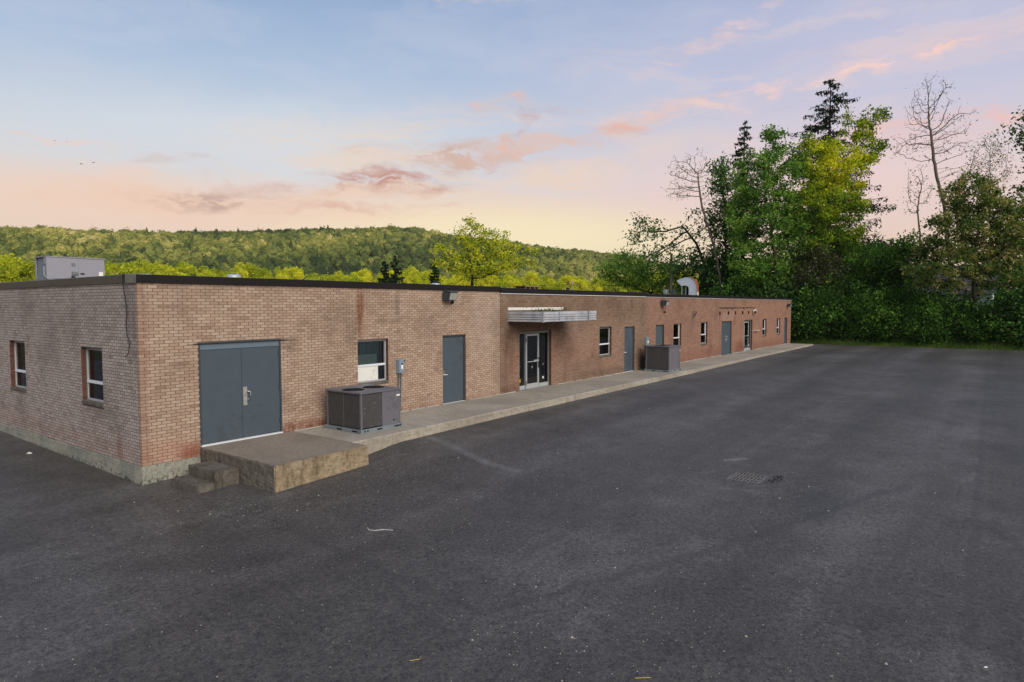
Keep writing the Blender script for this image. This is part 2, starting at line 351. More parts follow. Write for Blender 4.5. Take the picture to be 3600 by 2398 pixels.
# ---- rough ground out to the horizon
t = material('meadow_ground'); P = t.pos()
n1 = t.noise(P, .12, 5., .6); n2 = t.noise(P, 2.2, 5., .65)
M['meadow'] = finish(t, t.mix(n2, t.mix(n1, (.035, .045, .014, 1), (.06, .06, .02, 1)), (.05, .06, .02, 1)), .95, bump=n2, bstr=.6, bdist=.05)
mb = MB(); R_ = [0, 30, 80, 200, 500, 1200, 3000, 6500]; S_ = 48
mb.v.append((20, 0, -.9))
for r in R_[1:]:
    for s in range(S_):
        a = 2 * PI * s / S_; mb.v.append((20 + r * math.cos(a), r * math.sin(a), -.9 if r < 600 else -1.2))
for s in range(S_): mb.f.append((0, 1 + s, 1 + (s + 1) % S_))
for k in range(len(R_) - 2):
    for s in range(S_): mb.f.append((1 + k * S_ + s, 1 + (k + 1) * S_ + s, 1 + (k + 1) * S_ + (s + 1) % S_, 1 + k * S_ + (s + 1) % S_))
mb.build('ground', M['meadow'], kind='structure', label='flat grassy land around the lot reaching the horizon')
# bank of soil beyond the lot end
t = material('verge_soil'); P = t.pos(); n1 = t.noise(P, .9, 5., .6); n2 = t.noise(P, 9., 5., .65)
M['soil'] = finish(t, t.mix(n1, t.mix(n2, (.030, .028, .015, 1), (.085, .072, .05, 1)), t.mix(n2, (.02, .035, .010, 1), (.045, .07, .02, 1))), .95, bump=n2, bstr=.6, bdist=.04)
mb = MB(); bx = [52.3, 53.2, 54., 56, 60, 68, 80, 110]; by = list(np.arange(-50, 62, 2.)); rg = random.Random(8)
for i, x in enumerate(bx):
    for y in by: mb.v.append((x, y, [-.16, -.06, -.0, .1, .3, .4, .3, -.92][i] + rg.uniform(-.05, .05) * (i > 1)))
nb = len(by)
for i in range(len(bx) - 1):
    for j in range(nb - 1): mb.f.append((i * nb + j, (i + 1) * nb + j, (i + 1) * nb + j + 1, i * nb + j + 1))
mb.build('verge', M['soil'], smooth=True, kind='structure', label='weedy earth verge along the far end of the lot')

# ---- concrete
def concrete(name, ca, cb, dirt, sc=1., dk=.5):
    t = material(name); P = t.pos(); px, py, pz = t.sep(P)
    a = t.noise(P, .9 * sc, 5., .62); b = t.noise(P, 11., 5., .65); c = t.noise(P, 70., 3., .6); st = t.noise(t.scale(P, (1., 1., .22)), 4.5, 5., .65)
    col = t.mix(t.sm(a, .3, .7), ca, cb); col = t.mix(t.m('MULTIPLY', t.sm(b, .42, .7), .55), col, dirt)
    col = t.mix(t.m('MULTIPLY', t.sm(st, .5, .72), dk), col, dirt)
    col = t.mix(t.m('MULTIPLY', t.sm(c, .58, .7), .45), col, (.05, .046, .04, 1))
    pits = t.sm(t.noise(P, 26., 4., .7), .66, .74); col = t.mix(t.m('MULTIPLY', pits, .5), col, (.045, .04, .034, 1))
    h = t.m('ADD', t.m('MULTIPLY', b, 1.), t.m('SUBTRACT', t.m('MULTIPLY', c, .3), t.m('MULTIPLY', pits, .5)))
    return finish(t, col, .9, bump=h, bstr=.45, bdist=.02, spec=.25)
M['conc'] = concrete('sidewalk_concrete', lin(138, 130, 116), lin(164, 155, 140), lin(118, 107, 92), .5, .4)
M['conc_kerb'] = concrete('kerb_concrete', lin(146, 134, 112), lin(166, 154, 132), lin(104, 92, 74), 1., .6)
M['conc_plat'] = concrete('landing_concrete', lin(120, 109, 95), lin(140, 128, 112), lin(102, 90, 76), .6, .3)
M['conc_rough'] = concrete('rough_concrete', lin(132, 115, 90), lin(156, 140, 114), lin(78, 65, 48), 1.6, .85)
M['conc_dark'] = concrete('stained_shaded_concrete', lin(88, 82, 73), lin(112, 105, 95), lin(54, 49, 42), 1.2, .8)
M['found'] = concrete('foundation_concrete', lin(132, 134, 124), lin(156, 152, 136), lin(82, 80, 66), 1.4, .75)

def foundation_mat():
    t = material('stained_foundation'); P = t.pos(); px, py, pz = t.sep(P)
    a = t.noise(P, 1.6, 5., .62); b = t.noise(P, 12., 5., .65); st = t.noise(t.scale(P, (1., 1., .3)), 3.2, 5., .7); c = t.noise(P, 60., 3., .6)
    col = t.mix(t.sm(a, .3, .7), lin(128, 130, 120), lin(154, 150, 134)); col = t.mix(t.m('MULTIPLY', t.sm(b, .42, .7), .5), col, lin(96, 94, 80))
    low = t.sm(t.m('ADD', pz, t.m('MULTIPLY', t.m('SUBTRACT', st, .5), .55)), -.40, -.52)
    col = t.mix(t.m('MULTIPLY', low, t.sm(t.m('ADD', t.m('MULTIPLY', st, .5), t.m('MULTIPLY', b, .5)), .47, .58)), col, lin(44, 42, 38))
    cr = t.sm(t.m('ABSOLUTE', t.m('SUBTRACT', t.noise(P, 1.1, 5., .75), .5)), .006, .0); col = t.mix(t.m('MULTIPLY', cr, .8), col, lin(36, 33, 28))
    return finish(t, col, .92, bump=t.m('ADD', b, t.m('MULTIPLY', c, .4)), bstr=.4, bdist=.015, spec=.2)
M['found'] = foundation_mat()
def rough_slab(x0, x1, y0, y1, z0f, z1, rng, step=.16, amp=.012, lip=.02, seed_y=None):
    """box whose front edge (y0) is broken and uneven; z0f(x,y) gives the underside"""
    n = max(2, int((x1 - x0) / step)); xsx = [x0 + (x1 - x0) * i / n for i in range(n + 1)]
    v = []; f = []
    for i, x in enumerate(xsx):
        e = rng.uniform(-amp, amp)
        y0_ = y0(x) if callable(y0) else y0
        zb = z0f(x, y0_) - .05
        v += [(x, y1, zb), (x, y1, z1), (x, y0_ + lip + e, z1 + rng.uniform(-.003, .003)), (x, y0_ + e * .6, z1 - lip * (.6 + rng.random() * .8)), (x, y0_ + rng.uniform(-amp, amp), (zb + z1) / 2), (x, y0_ - .01 + rng.uniform(-amp, amp), zb)]
    for i in range(n):
        a = i * 6; b = a + 6
        for k in range(5): f.append((a + k, a + k + 1, b + k + 1, b + k))
        f.append((a + 5, a, b, b + 5))
    f.append((0, 5, 4, 3, 2, 1)); e = n * 6; f.append((e, e + 1, e + 2, e + 3, e + 4, e + 5))
    m_ = MB(); m_.add(v, f); return m_
# sidewalk: pours separated by joints
sw = thing('sidewalk', 'long pale concrete sidewalk with kerb edge along the brick front wall', 'sidewalk'); sw['kind'] = 'structure'; del sw['category']
edge = lambda x: -2.26 + .009 * (x - 3.6)
cuts = [3.565, 5.95, 7.55, 10.6, 13.4, 16.4, 19.4, 22.4, 23.9, 27.9, 31.5, 34.6, 38.2, 41.8, 45.4, 50.35]
rg = random.Random(5)
for a, b in zip(cuts, cuts[1:]):
    m_ = rough_slab(a + .006, b - .006, edge, -.012, lambda x, y: float(gz(x, y - .05)), 0.0 + rg.uniform(-.006, .006), rg, .22, .012, .025)
    m_.build('concrete_slab', M['conc'], sw)
mb = MB()
for i in range(70):        # caulk where the sidewalk meets the wall
    x = 3.6 + i * .67
    if any(a < x < b for a, b in [(8.9, 10.2), (12.9, 15.3), (21.2, 22.5), (24.6, 25.9), (34.2, 36.4), (38.6, 40.7), (48.7, 49.8)]): continue
    mb.box(x, x + .64 + rg.uniform(-.12, .02), -.022 - rg.uniform(0, .014), -.002, -.005, .012 + rg.uniform(0, .012))
mb.build('caulk_line', M['caulk'], sw, kind='stuff')

# ---- landing with steps
ld = thing('concrete_landing', 'raised concrete landing with two steps below the double doors', 'landing', (1.2, -2.83, -.55))
def shift(m_, d): m_.v = [(a - d[0], b - d[1], c - d[2]) for a, b, c in m_.v]; return m_
L0 = (1.2, -2.83, -.55)
import bmesh
def lumpy(name, x0, x1, y0, y1, z0, z1, mat, parent, origin, cuts_=9, amp=.012, seed=1, bev=.02, taper=None):
    bm = bmesh.new(); bmesh.ops.create_cube(bm, size=1.)
    for v in bm.verts: v.co = Vector(((v.co.x + .5) * (x1 - x0) + x0, (v.co.y + .5) * (y1 - y0) + y0, (v.co.z + .5) * (z1 - z0) + z0))
    bmesh.ops.bevel(bm, geom=bm.edges[:], offset=bev, segments=2, affect='EDGES')
    bmesh.ops.triangulate(bm, faces=[f for f in bm.faces if len(f.verts) > 4])
    bmesh.ops.subdivide_edges(bm, edges=[e for e in bm.edges if e.calc_length() > .2], cuts=cuts_, use_grid_fill=True)
    from mathutils import noise as mn
    for v in bm.verts:
        p = v.co * 5 + Vector((seed * 7.1, 3, 1)); d = mn.noise_vector(p) * amp + mn.noise_vector(p * 3.7) * amp * .55
        top = v.co.z > z1 - .004
        v.co += Vector((d.x, d.y, d.z * (.15 if top else 1.)))
        if taper: v.co = taper(v.co)
        v.co -= Vector(origin)
    me = bpy.data.meshes.new(name); bm.to_mesh(me); bm.free(); me.materials.append(mat)
    me.polygons.foreach_set('use_smooth', [False] * len(me.polygons))
    return link(name, me, parent)
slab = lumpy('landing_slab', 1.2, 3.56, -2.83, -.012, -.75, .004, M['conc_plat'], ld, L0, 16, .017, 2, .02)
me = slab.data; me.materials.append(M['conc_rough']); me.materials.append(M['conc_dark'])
for p_ in me.polygons:
    if p_.normal.y < -.5: p_.material_index = 1
    elif p_.normal.x < -.5: p_.material_index = 2  # darker left face: side shade put into the stained colour
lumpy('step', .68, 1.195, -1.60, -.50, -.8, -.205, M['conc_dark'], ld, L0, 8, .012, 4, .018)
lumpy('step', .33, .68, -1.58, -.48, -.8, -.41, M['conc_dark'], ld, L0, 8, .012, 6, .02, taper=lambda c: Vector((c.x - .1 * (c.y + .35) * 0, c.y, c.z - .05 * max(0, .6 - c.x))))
RECS = .002
# ================================================================== BRICK BUILDING
CH, BL, ZB, JT = .067733, .2032, -.184, .010
def brick_mat(name, axis, tones, endc, endk, mort_dark, stains, mott=.5):
    t = material(name); P = t.pos(); px, py, pz = t.sep(P); U = px if axis == 'x' else py
    k = t.m('FLOOR', t.m('DIVIDE', t.m('SUBTRACT', pz, ZB - .004), CH)); par = t.m('FLOORED_MODULO', k, 2.)
    uu = t.m('ADD', t.m('DIVIDE', U, BL), t.m('MULTIPLY', par, .5)); i = t.m('FLOOR', uu); fr = t.m('FRACT', uu)
    rnd = t.white(t.comb(i, k, 3.)); rnd2 = t.white(t.comb(i, k, 9.)); rnd3 = t.white(t.comb(k, i, 1.))
    mid_ = tones[len(tones) // 2]; tones = [tuple(.68 * a_ + .32 * b_ for a_, b_ in zip(c, mid_)) for c in tones]      # narrow the spread between bricks
    col = t.ramp(rnd, [(j / (len(tones) - 1), c) for j, c in enumerate(tones)])
    e = t.m('ABSOLUTE', t.m('SUBTRACT', fr, .5)); nb = t.noise(P, 24., 4., .65); nf = t.noise(P, 90., 3., .6); nl = t.noise(P, .7, 4., .6); nm = t.noise(P, 2.6, 5., .65)
    gn = t.sep(t.n('ShaderNodeNewGeometry').outputs['True Normal']); side = t.m('ABSOLUTE', gn[1 if axis == 'x' else 0])
    ed = t.m('MULTIPLY', t.sm(t.m('ADD', e, t.m('MULTIPLY', t.m('SUBTRACT', nb, .5), .25)), .40, .50), t.m('MULTIPLY', t.m('ADD', .3, t.m('MULTIPLY', rnd2, .7)), endk))
    col = t.mix(t.m('MULTIPLY', ed, t.sm(side, .4, .6)), col, endc)
    col = t.mix(t.m('MULTIPLY', t.sm(rnd3, .90, .97), .32), col, endc)
    f = t.m('ADD', 1. - .5 * mott, t.m('ADD', t.m('MULTIPLY', nb, .42 * mott), t.m('ADD', t.m('MULTIPLY', nf, .25 * mott), t.m('MULTIPLY', nm, .33 * mott))))
    sc_ = t.n('ShaderNodeVectorMath', operation='SCALE'); t.put(sc_.inputs[0], col); t.put(sc_.inputs['Scale'], f); col = sc_.outputs[0]
    stn = t.noise(t.comb(t.m('MULTIPLY', U, 5.), t.m('MULTIPLY', pz, .8), 0.), 1.6, 5., .65)
    for (u0, u1, z0, z1, su, sz, c, kk) in stains:
        mk = t.m('MULTIPLY', t.band(t.m('ADD', U, t.m('MULTIPLY', t.m('SUBTRACT', nm, .5), su * 1.6)), u0, u1, su), t.band(t.m('ADD', pz, t.m('MULTIPLY', t.m('SUBTRACT', stn, .5), sz * 1.6)), z0, z1, sz))
        mk = t.m('MULTIPLY', mk, t.m('MULTIPLY', t.sm(t.m('ADD', t.m('MULTIPLY', stn, .6), t.m('MULTIPLY', nb, .4)), .28, .6), kk))
        mk = t.m('MULTIPLY', mk, t.m('ADD', .55, t.m('MULTIPLY', rnd2, .45)))
        col = t.mix(mk, col, c)
    col = t.mix(t.m('MULTIPLY', t.sm(nl, .48, .7), .4), col, mort_dark)
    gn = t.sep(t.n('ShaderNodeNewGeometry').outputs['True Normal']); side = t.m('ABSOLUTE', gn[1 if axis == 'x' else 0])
    col = t.mix(t.m('MULTIPLY', t.sm(side, .6, .4), t.m('GREATER_THAN', U, .05)), col, t.mix(rnd, lin(78, 49, 40), lin(100, 66, 53)))      # unweathered returns, darkened with the shade of the recess
    return finish(t, col, .88, bump=t.m('ADD', nb, t.m('MULTIPLY', nf, .5)), bstr=.12 if axis == 'x' else .05, bdist=.003, spec=.2)
RUST = lin(112, 66, 38); SOOT = lin(58, 48, 42); RED = lin(112, 58, 44); GREYB = lin(140, 126, 116); PALE = lin(176, 152, 136)
M['brick_tan'] = brick_mat('tan_brick', 'x', [lin(141, 116, 97), lin(156, 132, 112), lin(164, 142, 122), lin(172, 152, 132), lin(146, 119, 100)], lin(104, 79, 66), .75, lin(96, 77, 66),
    [(5.64, 5.86, 2.3, 3.6, .07, .35, RUST, 1.25), (5.2, 5.7, 1.9, 2.9, .2, .4, SOOT, .5), (7.05, 7.2, 2.7, 3.55, .06, .3, SOOT, .7), (.75, 1.3, -.2, .1, .16, .10, RED, 1.3),
     (3.25, 6.0, -.1, .22, .3, .14, RED, 1.1), (6.0, 12.0, -.2, .12, .3, .12, RED, .55), (0, 1.3, -.2, .25, .5, .25, lin(170, 112, 88), .6), (0., .16, -.2, 3.6, .04, .3, RED, .5),
     (7.6, 9.2, 2.0, 2.9, .5, .3, SOOT, .28), (4.4, 5.6, 2.7, 3.3, .4, .2, SOOT, .32), (6.4, 7.4, 2.6, 2.75, .2, .06, SOOT, .5), (3.3, 3.8, 2.0, 2.35, .14, .12, SOOT, .5), (10.4, 12., 1.5, 3.5, .5, .8, lin(176, 160, 148), .4)])
M['brick_brown'] = brick_mat('brown_brick', 'x', [lin(114, 92, 75), lin(128, 106, 88), lin(137, 114, 96), lin(144, 123, 104), lin(119, 94, 77)], lin(84, 63, 52), .7, lin(82, 62, 52),
    [(12.2, 12.75, .9, 2.55, .14, .7, SOOT, 1.15), (15.35, 16.5, 1.2, 2.7, .3, .8, SOOT, .75), (12.5, 15.9, 2.15, 2.6, .3, .1, SOOT, .7), (12.1, 23.5, 2.5, 3.5, .6, .4, lin(104, 78, 60), .6), (17.0, 21.4, .0, .35, .4, .12, SOOT, .55),
     (12.0, 21., .3, 2.0, .6, .6, lin(158, 112, 94), .45), (22.5, 23.5, .1, 1.2, .25, .5, lin(72, 50, 38), .85), (12.0, 13.1, -.1, .3, .3, .12, RED, .5), (12., 12.8, -.1, .2, .3, .1, SOOT, .6), (21.9, 22.2, 3., 3.4, .1, .2, SOOT, .6)])
M['brick_red'] = brick_mat('red_brick', 'x', [lin(120, 89, 73), lin(133, 101, 84), lin(141, 109, 91), lin(148, 117, 100), lin(125, 93, 78)], lin(102, 72, 60), .45, lin(92, 62, 52),
    [(24., 50., -.1, .55, 1., .3, RED, .5), (37.2, 38.7, .1, .75, .3, .22, RED, 1.1), (34., 41., 2.9, 3.0, .1, .03, SOOT, .9), (34.2, 36.6, 2.1, 2.7, .2, .2, PALE, .45), (36.2, 50.7, .6, 3.5, 2., .6, lin(162, 122, 98), .5),
     (24.3, 27, .1, .8, .6, .4, RED, .5), (29.4, 29.9, 2.0, 2.6, .1, .3, SOOT, .5)])
M['brick_grey'] = brick_mat('skylit_weathered_brick', 'y', [lin(139, 125, 117), lin(155, 143, 133), lin(164, 152, 143), lin(174, 163, 154), lin(142, 124, 113)], lin(96, 82, 75), .45, lin(92, 84, 80),  # cool sky light on the end wall painted into the brick as grey
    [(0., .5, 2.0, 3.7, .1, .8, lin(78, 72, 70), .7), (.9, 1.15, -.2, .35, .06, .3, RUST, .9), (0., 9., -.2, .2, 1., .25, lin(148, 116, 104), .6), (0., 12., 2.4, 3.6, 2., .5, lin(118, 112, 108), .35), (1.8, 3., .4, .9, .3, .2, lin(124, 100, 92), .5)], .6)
def mortar(name, a, b):
    t = material(name); P = t.pos(); n1 = t.noise(P, 2., 4., .6); n2 = t.noise(P, 40., 4., .6)
    return finish(t, t.mix(n1, t.mix(n2, a, b), b), .95, bump=n2, bstr=.4, bdist=.004, spec=.15)
M['mort_tan'] = mortar('mortar', lin(84, 68, 58), lin(112, 92, 79)); M['mort_brown'] = mortar('dirty_mortar', lin(64, 51, 43), lin(90, 73, 62))
M['mort_red'] = mortar('reddish_mortar', lin(92, 68, 59), lin(116, 90, 78)); M['mort_grey'] = mortar('dark_mortar', lin(64, 58, 55), lin(90, 82, 78))

bld = thing('brick_building', 'long low flat-roofed brick building with slate grey doors and small windows', 'building', (0, 0, 0))
ZT = 3.60
DOORS = dict(d1=(1.23, 3.28, .03, 2.28), d2=(9.03, 10.13, 0, 2.16), ent=(13.12, 15.2, 0, 2.15), d3=(21.34, 22.38, 0, 2.13), d4=(24.75, 25.76, 0, 2.12), d5=(34.33, 36.22, 0, 2.10), gd=(38.77, 40.55, 0, 2.09), d6=(48.8, 49.68, 0, 2.08))
WINS = dict(w1=(5.65, 6.76, .90, 2.16), w2=(19.0, 20.08, .84, 2.14), w3=(26.95, 28.0, .82, 2.13), w4=(30.89, 31.92, .80, 2.12), w5=(42.94, 43.94, .82, 2.08), w6=(46.68, 47.64, .82, 2.08))
LWIN = dict(l1=(6.50, 7.66, .82, 2.17), l2=(1.76, 2.89, .87, 2.16))
OPEN_F = list(DOORS.values()) + list(WINS.values()); OPEN_L = list(LWIN.values())

def backing(u0, u1, z0, z1, opens, depth=.004):
    """plane cells of the mortar bed with the openings left out, plus the jamb returns"""
    us = sorted({u0, u1, *[o[0] - RECS for o in opens if u0 < o[0] < u1], *[o[1] + RECS for o in opens if u0 < o[1] < u1]})
    zs = sorted({z0, z1, *[o[2] - .004 for o in opens if u0 < o[0] < u1 and o[2] > z0], *[o[3] + RECS for o in opens if u0 < o[0] < u1]})
    q = []
    for a, b in zip(us, us[1:]):
        for c, d in zip(zs, zs[1:]):
            m_, n_ = (a + b) / 2, (c + d) / 2
            if any(o[0] - .01 < m_ < o[1] + .01 and o[2] - .006 < n_ < o[3] + .01 for o in opens): continue
            q.append((a, b, c, d))
    jam = []
    for o in opens:
        if u0 < o[0] < u1: jam.append((o[0] - RECS, o[1] + RECS, o[2] - .004, o[3] + RECS))
    return q, jam
def wall_backing(name, u0, u1, z0, z1, opens, mat, axis):
    q, jam = backing(u0, u1, z0, z1, opens); mb = MB()
    P = (lambda u, d, z: (u, d, z)) if axis == 'x' else (lambda u, d, z: (d, u, z))
    for a, b, c, d in q: mb.quad(P(a, RECS, c), P(b, RECS, c), P(b, RECS, d), P(a, RECS, d))
    for a, b, c, d in jam:
        mb.quad(P(a, RECS, c), P(a, RECS, d), P(a, .35, d), P(a, .35, c)); mb.quad(P(b, RECS, c), P(b, .35, c), P(b, .35, d), P(b, RECS, d))
        mb.quad(P(a, RECS, d), P(b, RECS, d), P(b, .35, d), P(a, .35, d)); mb.quad(P(a, RECS, c), P(a, .35, c), P(b, .35, c), P(b, RECS, c))
    return mb.build(name, mat, bld)
rgb_ = random.Random(11)
def brick_list(u0, u1, kmin, kmax, opens, offset=0.):
    out = []
    for k in range(kmin, kmax):
        z0 = ZB + k * CH + JT / 2; z1 = min(z0 + CH - JT, ZT); sh = .5 * (k % 2)
        if z1 - z0 < .01: continue
        i0 = int(math.floor(u0 / BL + sh)) - 1; i1 = int(math.ceil(u1 / BL + sh)) + 1
        for i in range(i0, i1):
            a = (i - sh) * BL + JT / 2; b = a + BL - JT
            a = u0 + .0005 if a < u0 + .0055 else a; b = min(b, u1 - .002)
            if b - a < .025: continue
            segs = [(a, b)]; zz = (z0, z1)
            for o in opens:
                ns = []
                for (s, e) in segs:
                    if e <= o[0] or s >= o[1] or z1 <= o[2] + .012 or z0 >= o[3] - .012: ns.append((s, e)); continue
                    if s < o[0]: ns.append((s, o[0]))
                    if e > o[1]: ns.append((o[1], e))
                segs = ns
            for s, e in segs:
                if e - s > .025: out.append((s, e, z0, z1))
    return out
def brick_np(lst, axis, depth=.10):
    """joined boxes without a back face"""
    n = len(lst); A = np.array(lst); r = np.random.RandomState(5); j = r.uniform(-.001, .0006, n) * (1. if axis == 'x' else .4)
    u0, u1, z0, z1 = A.T; d0 = j; d1 = np.full(n, depth)
    ch = .004
    cols = []
    for (u, d, z) in [(u0, d0, z0), (u1, d0, z0), (u1, d0, z1), (u0, d0, z1), (u0, d1, z0), (u1, d1, z0), (u1, d1, z1), (u0, d1, z1)]:
        cols.append(np.stack([u, d, z] if axis == 'x' else [d, u, z], -1))
    V = np.stack(cols, 1).reshape(-1, 3)
    F = np.array([(0, 1, 2, 3), (0, 4, 5, 1), (3, 2, 6, 7), (0, 3, 7, 4), (1, 5, 6, 2)])
    if axis != 'x': F = F[:, ::-1]
    return V, (np.arange(n)[:, None, None] * 8 + F[None]).reshape(-1, 4)
sections = [('front_wall', 0., 11.94, 'brick_tan', 'mort_tan', 'x', OPEN_F), ('front_wall', 11.955, 23.575, 'brick_brown', 'mort_brown', 'x', OPEN_F),
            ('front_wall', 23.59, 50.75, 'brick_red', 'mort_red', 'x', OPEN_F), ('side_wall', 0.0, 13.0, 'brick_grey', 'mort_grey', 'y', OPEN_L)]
lab = ['tan weathered brick front wall with rust streak', 'brown soot-stained brick front wall under the awning', 'reddish brick front wall at the far end', 'weathered brick end wall, cool sky light painted in as grey']
CAMv = np.array(CAM)
for s, (nm, u0, u1, bm_, mm_, axis, op) in enumerate(sections):
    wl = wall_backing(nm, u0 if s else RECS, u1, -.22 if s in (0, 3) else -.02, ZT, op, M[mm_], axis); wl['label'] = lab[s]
    off = (.1 if axis == 'y' else 0.)
    lst = brick_list(u0 if axis == 'x' else .1, u1, 0, 56, op)
    if axis == 'x' and s > 0: lst = [b for b in lst if b[3] > 0.]
    if axis == 'x' and s == 0: lst = [b for b in lst if b[3] > 0. or b[0] < 3.6]
    P_ = np.array([((b[0] + b[1]) / 2, 0, (b[2] + b[3]) / 2) if axis == 'x' else (0, (b[0] + b[1]) / 2, (b[2] + b[3]) / 2) for b in lst])
    full = np.array([abs((b[1] - b[0]) - (BL - JT)) < 1e-4 and abs((b[3] - b[2]) - (CH - JT)) < 1e-4 for b in lst])
    dist = np.linalg.norm(P_ - CAMv, axis=1)
    single = set()
    if s in (0, 3):
        n_ = 210 if s == 0 else 90
        single = set(np.argsort(np.where(full, dist, 1e9))[:n_])
    rest = [b for i, b in enumerate(lst) if i not in single]
    V, F = brick_np(rest, axis)
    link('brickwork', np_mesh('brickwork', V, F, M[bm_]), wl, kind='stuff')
    if single:
        V, F = brick_np([(-(BL - JT) / 2, (BL - JT) / 2, -(CH - JT) / 2, (CH - JT) / 2)], axis)
        bme = np_mesh('brick', V, F, M[bm_])
        for i in sorted(single):
            b = link('brick', bme, wl); jj = rgb_.uniform(-.001, .0006) * (1. if axis == 'x' else .4)
            b.location = P_[i] + np.array([0, jj, 0] if axis == 'x' else [jj, 0, 0])
# caulk joints between the three builds
for x in (11.9475, 23.5825): MB().box(x - RECS, x + RECS, .002, .02, -.02, 3.55).build('control_joint', M['caulk'], bld)
# rear and far walls and the roof deck
t_ = MB(); t_.box(.3, 50.7, 12.9, 13.0, -1, 3.6).build('rear_wall', M['mort_red'], bld)
MB().box(50.64, 50.74, .101, 12.9, -1, 3.6).build('end_wall', M['mort_red'], bld)
MB().box(.02, 50.7, .02, 13., 3.5, 3.62).build('roof_deck', M['void'], bld)
MB().box(.36, 50.6, .36, 12.88, -.9, -.05).build('floor_slab', M['void'], bld)
# foundation
lumpy('foundation', -.012, 1.24, -.012, .3, -1.0, -.189, M['found'], bld, (0, 0, 0), 10, RECS, 3, .012)
lumpy('foundation', -.0135, .3, .29, 13.0, -1.0, -.190, M['found'], bld, (0, 0, 0), 24, .009, 5, .012)
# flashing, in lengths
def flash(x0, x1, y0, y1, z0, z1, mat, n, along):
    for i in range(n):
        a, b = i / n, (i + 1) / n; g = .003
        jz = rgb_.uniform(-.004, .004)
        if along == 'x': m_ = MB().prism([(y0, z0 + jz), (y1, z0 + jz), (y1, z1 + jz), (y0 + .012, z1 + jz), (y0 - .004, z1 - .012 + jz)], x0 + (x1 - x0) * a + g, x0 + (x1 - x0) * b - g, 'x')
        else: m_ = MB().prism([(x0, z0 + jz), (x1, z0 + jz), (x1, z1 + jz), (x0 + .012, z1 + jz), (x0 - .004, z1 - .012 + jz)], y0 + (y1 - y0) * a + g, y0 + (y1 - y0) * b - g, 'y')
        m_.build('flashing', M[mat], bld)
flash(-.03, 11.94, -.032, .2, 3.582, 3.757, 'flash', 4, 'x'); flash(11.95, 23.56, -.04, .2, 3.545, 3.73, 'flash', 2, 'x'); flash(23.57, 50.80, -.04, .2, 3.53, 3.68, 'flash', 7, 'x')
MB().box(11.97, 23.55, -.03, .0, 3.518, 3.541).build('flashing_trim', M['alu_white'], bld); MB().box(23.6, 50.78, -.03, .0, 3.508, 3.527).build('flashing_trim', M['alu_white'], bld)
flash(-.032, .2, .2, 13., 3.582, 3.757, 'flash_l', 5, 'y')
MB().prism([(-.036, 3.578), (.2, 3.578), (.2, 3.762), (-.022, 3.762), (-.04, 3.748)], -.03, .42, 'y').build('flashing_corner', M['flash_end'], bld)

# ---- doors and windows
def steel_door(x0, x1, z0, z1, leaves, rec=.055, header=0., pull=True, lab_=None, lever=False, thr='alu_white'):
    fw = .042
    fr_ = MB(); fr_.box(x0, x0 + fw, rec - .03, rec + .1, z0, z1).box(x1 - fw, x1, rec - .03, rec + .1, z0, z1).box(x0 + fw, x1 - fw, rec - .03, rec + .1, z1 - (.012 if header else fw), z1)
    dr = MB(); zt = z1 - fw - header
    if header:
        hd = MB().box(x0 + fw, x1 - fw, rec - .012, rec + .06, zt + .004, z1 - .0125)
    o = fr_.build('doorway', M['slate_dark'], bld)
    if lab_: o['label'] = lab_
    if header: hd.build('header_panel', M['slate_light'], o)
    n = leaves; W_ = (x1 - x0 - 2 * fw) / n
    for i in range(n):
        a = x0 + fw + i * W_ + .004; b = a + W_ - RECS
        MB().box(a, b, rec, rec + .045, z0 + .03, zt - .004).build('door_leaf', M['slate'], o)
        hx = (x1 - fw - .01) if i == n - 1 else (x0 + fw - .012)
        for hz in (.25, 1.05, 1.85):
            MB().box(hx - .012, hx + .018, rec - .022, rec - .002, z0 + hz, z0 + hz + .11).build('hinge', M['slate_dark'], o)
    MB().box(x0 + .01, x1 - .01, rec - .07, rec + .1, z0 - .02, z0 + .010).build('threshold', M[thr], o)
    MB().box(x0, x1, rec + .101, rec + .14, z0, z1).build('backing_panel', M['void'], o)
    if leaves == 2:
        m = (x0 + x1) / 2
        MB().box(m - .012, m + .010, rec - RECS, rec - .001, z0 + .03, zt - .01).build('astragal', M['slate_dark'], o)
    if pull:
        m = (x0 + x1) / 2 + .07
        MB().box(m - .045, m + .055, rec - .007, rec - .001, .80, 1.23).build('push_plate', M['steel'], o)
        MB().tube([(m + .03, rec - RECS, .94), (m + .03, rec - .055, .94), (m + .095, rec - .075, .95), (m + .1, rec - .08, 1.02), (m + .095, rec - .075, 1.12), (m + .03, rec - .055, 1.13), (m + .03, rec - RECS, 1.13)], .011, 8).build('pull_handle', M['steel'], o, True)
        MB().tube([(m, rec - .007, 1.04), (m, rec - .02, 1.04)], .016, 10).build('lock_cylinder', M['alu_dark'], o)
    if lever:
        m = x0 + fw + .07
        MB().box(m - .03, m + .03, rec - .010, rec - .001, .88, 1.06).build('lock_plate', M['alu_dark'], o)
        MB().tube([(m, rec - RECS, .93), (m, rec - .06, .93), (m + .11, rec - .065, .925)], .012, 8).build('lever', M['steel'], o, True)
    return o
d = DOORS
o1 = steel_door(*d['d1'], 2, .03, header=.10, lab_='wide double door with steel pull handle and paler header')
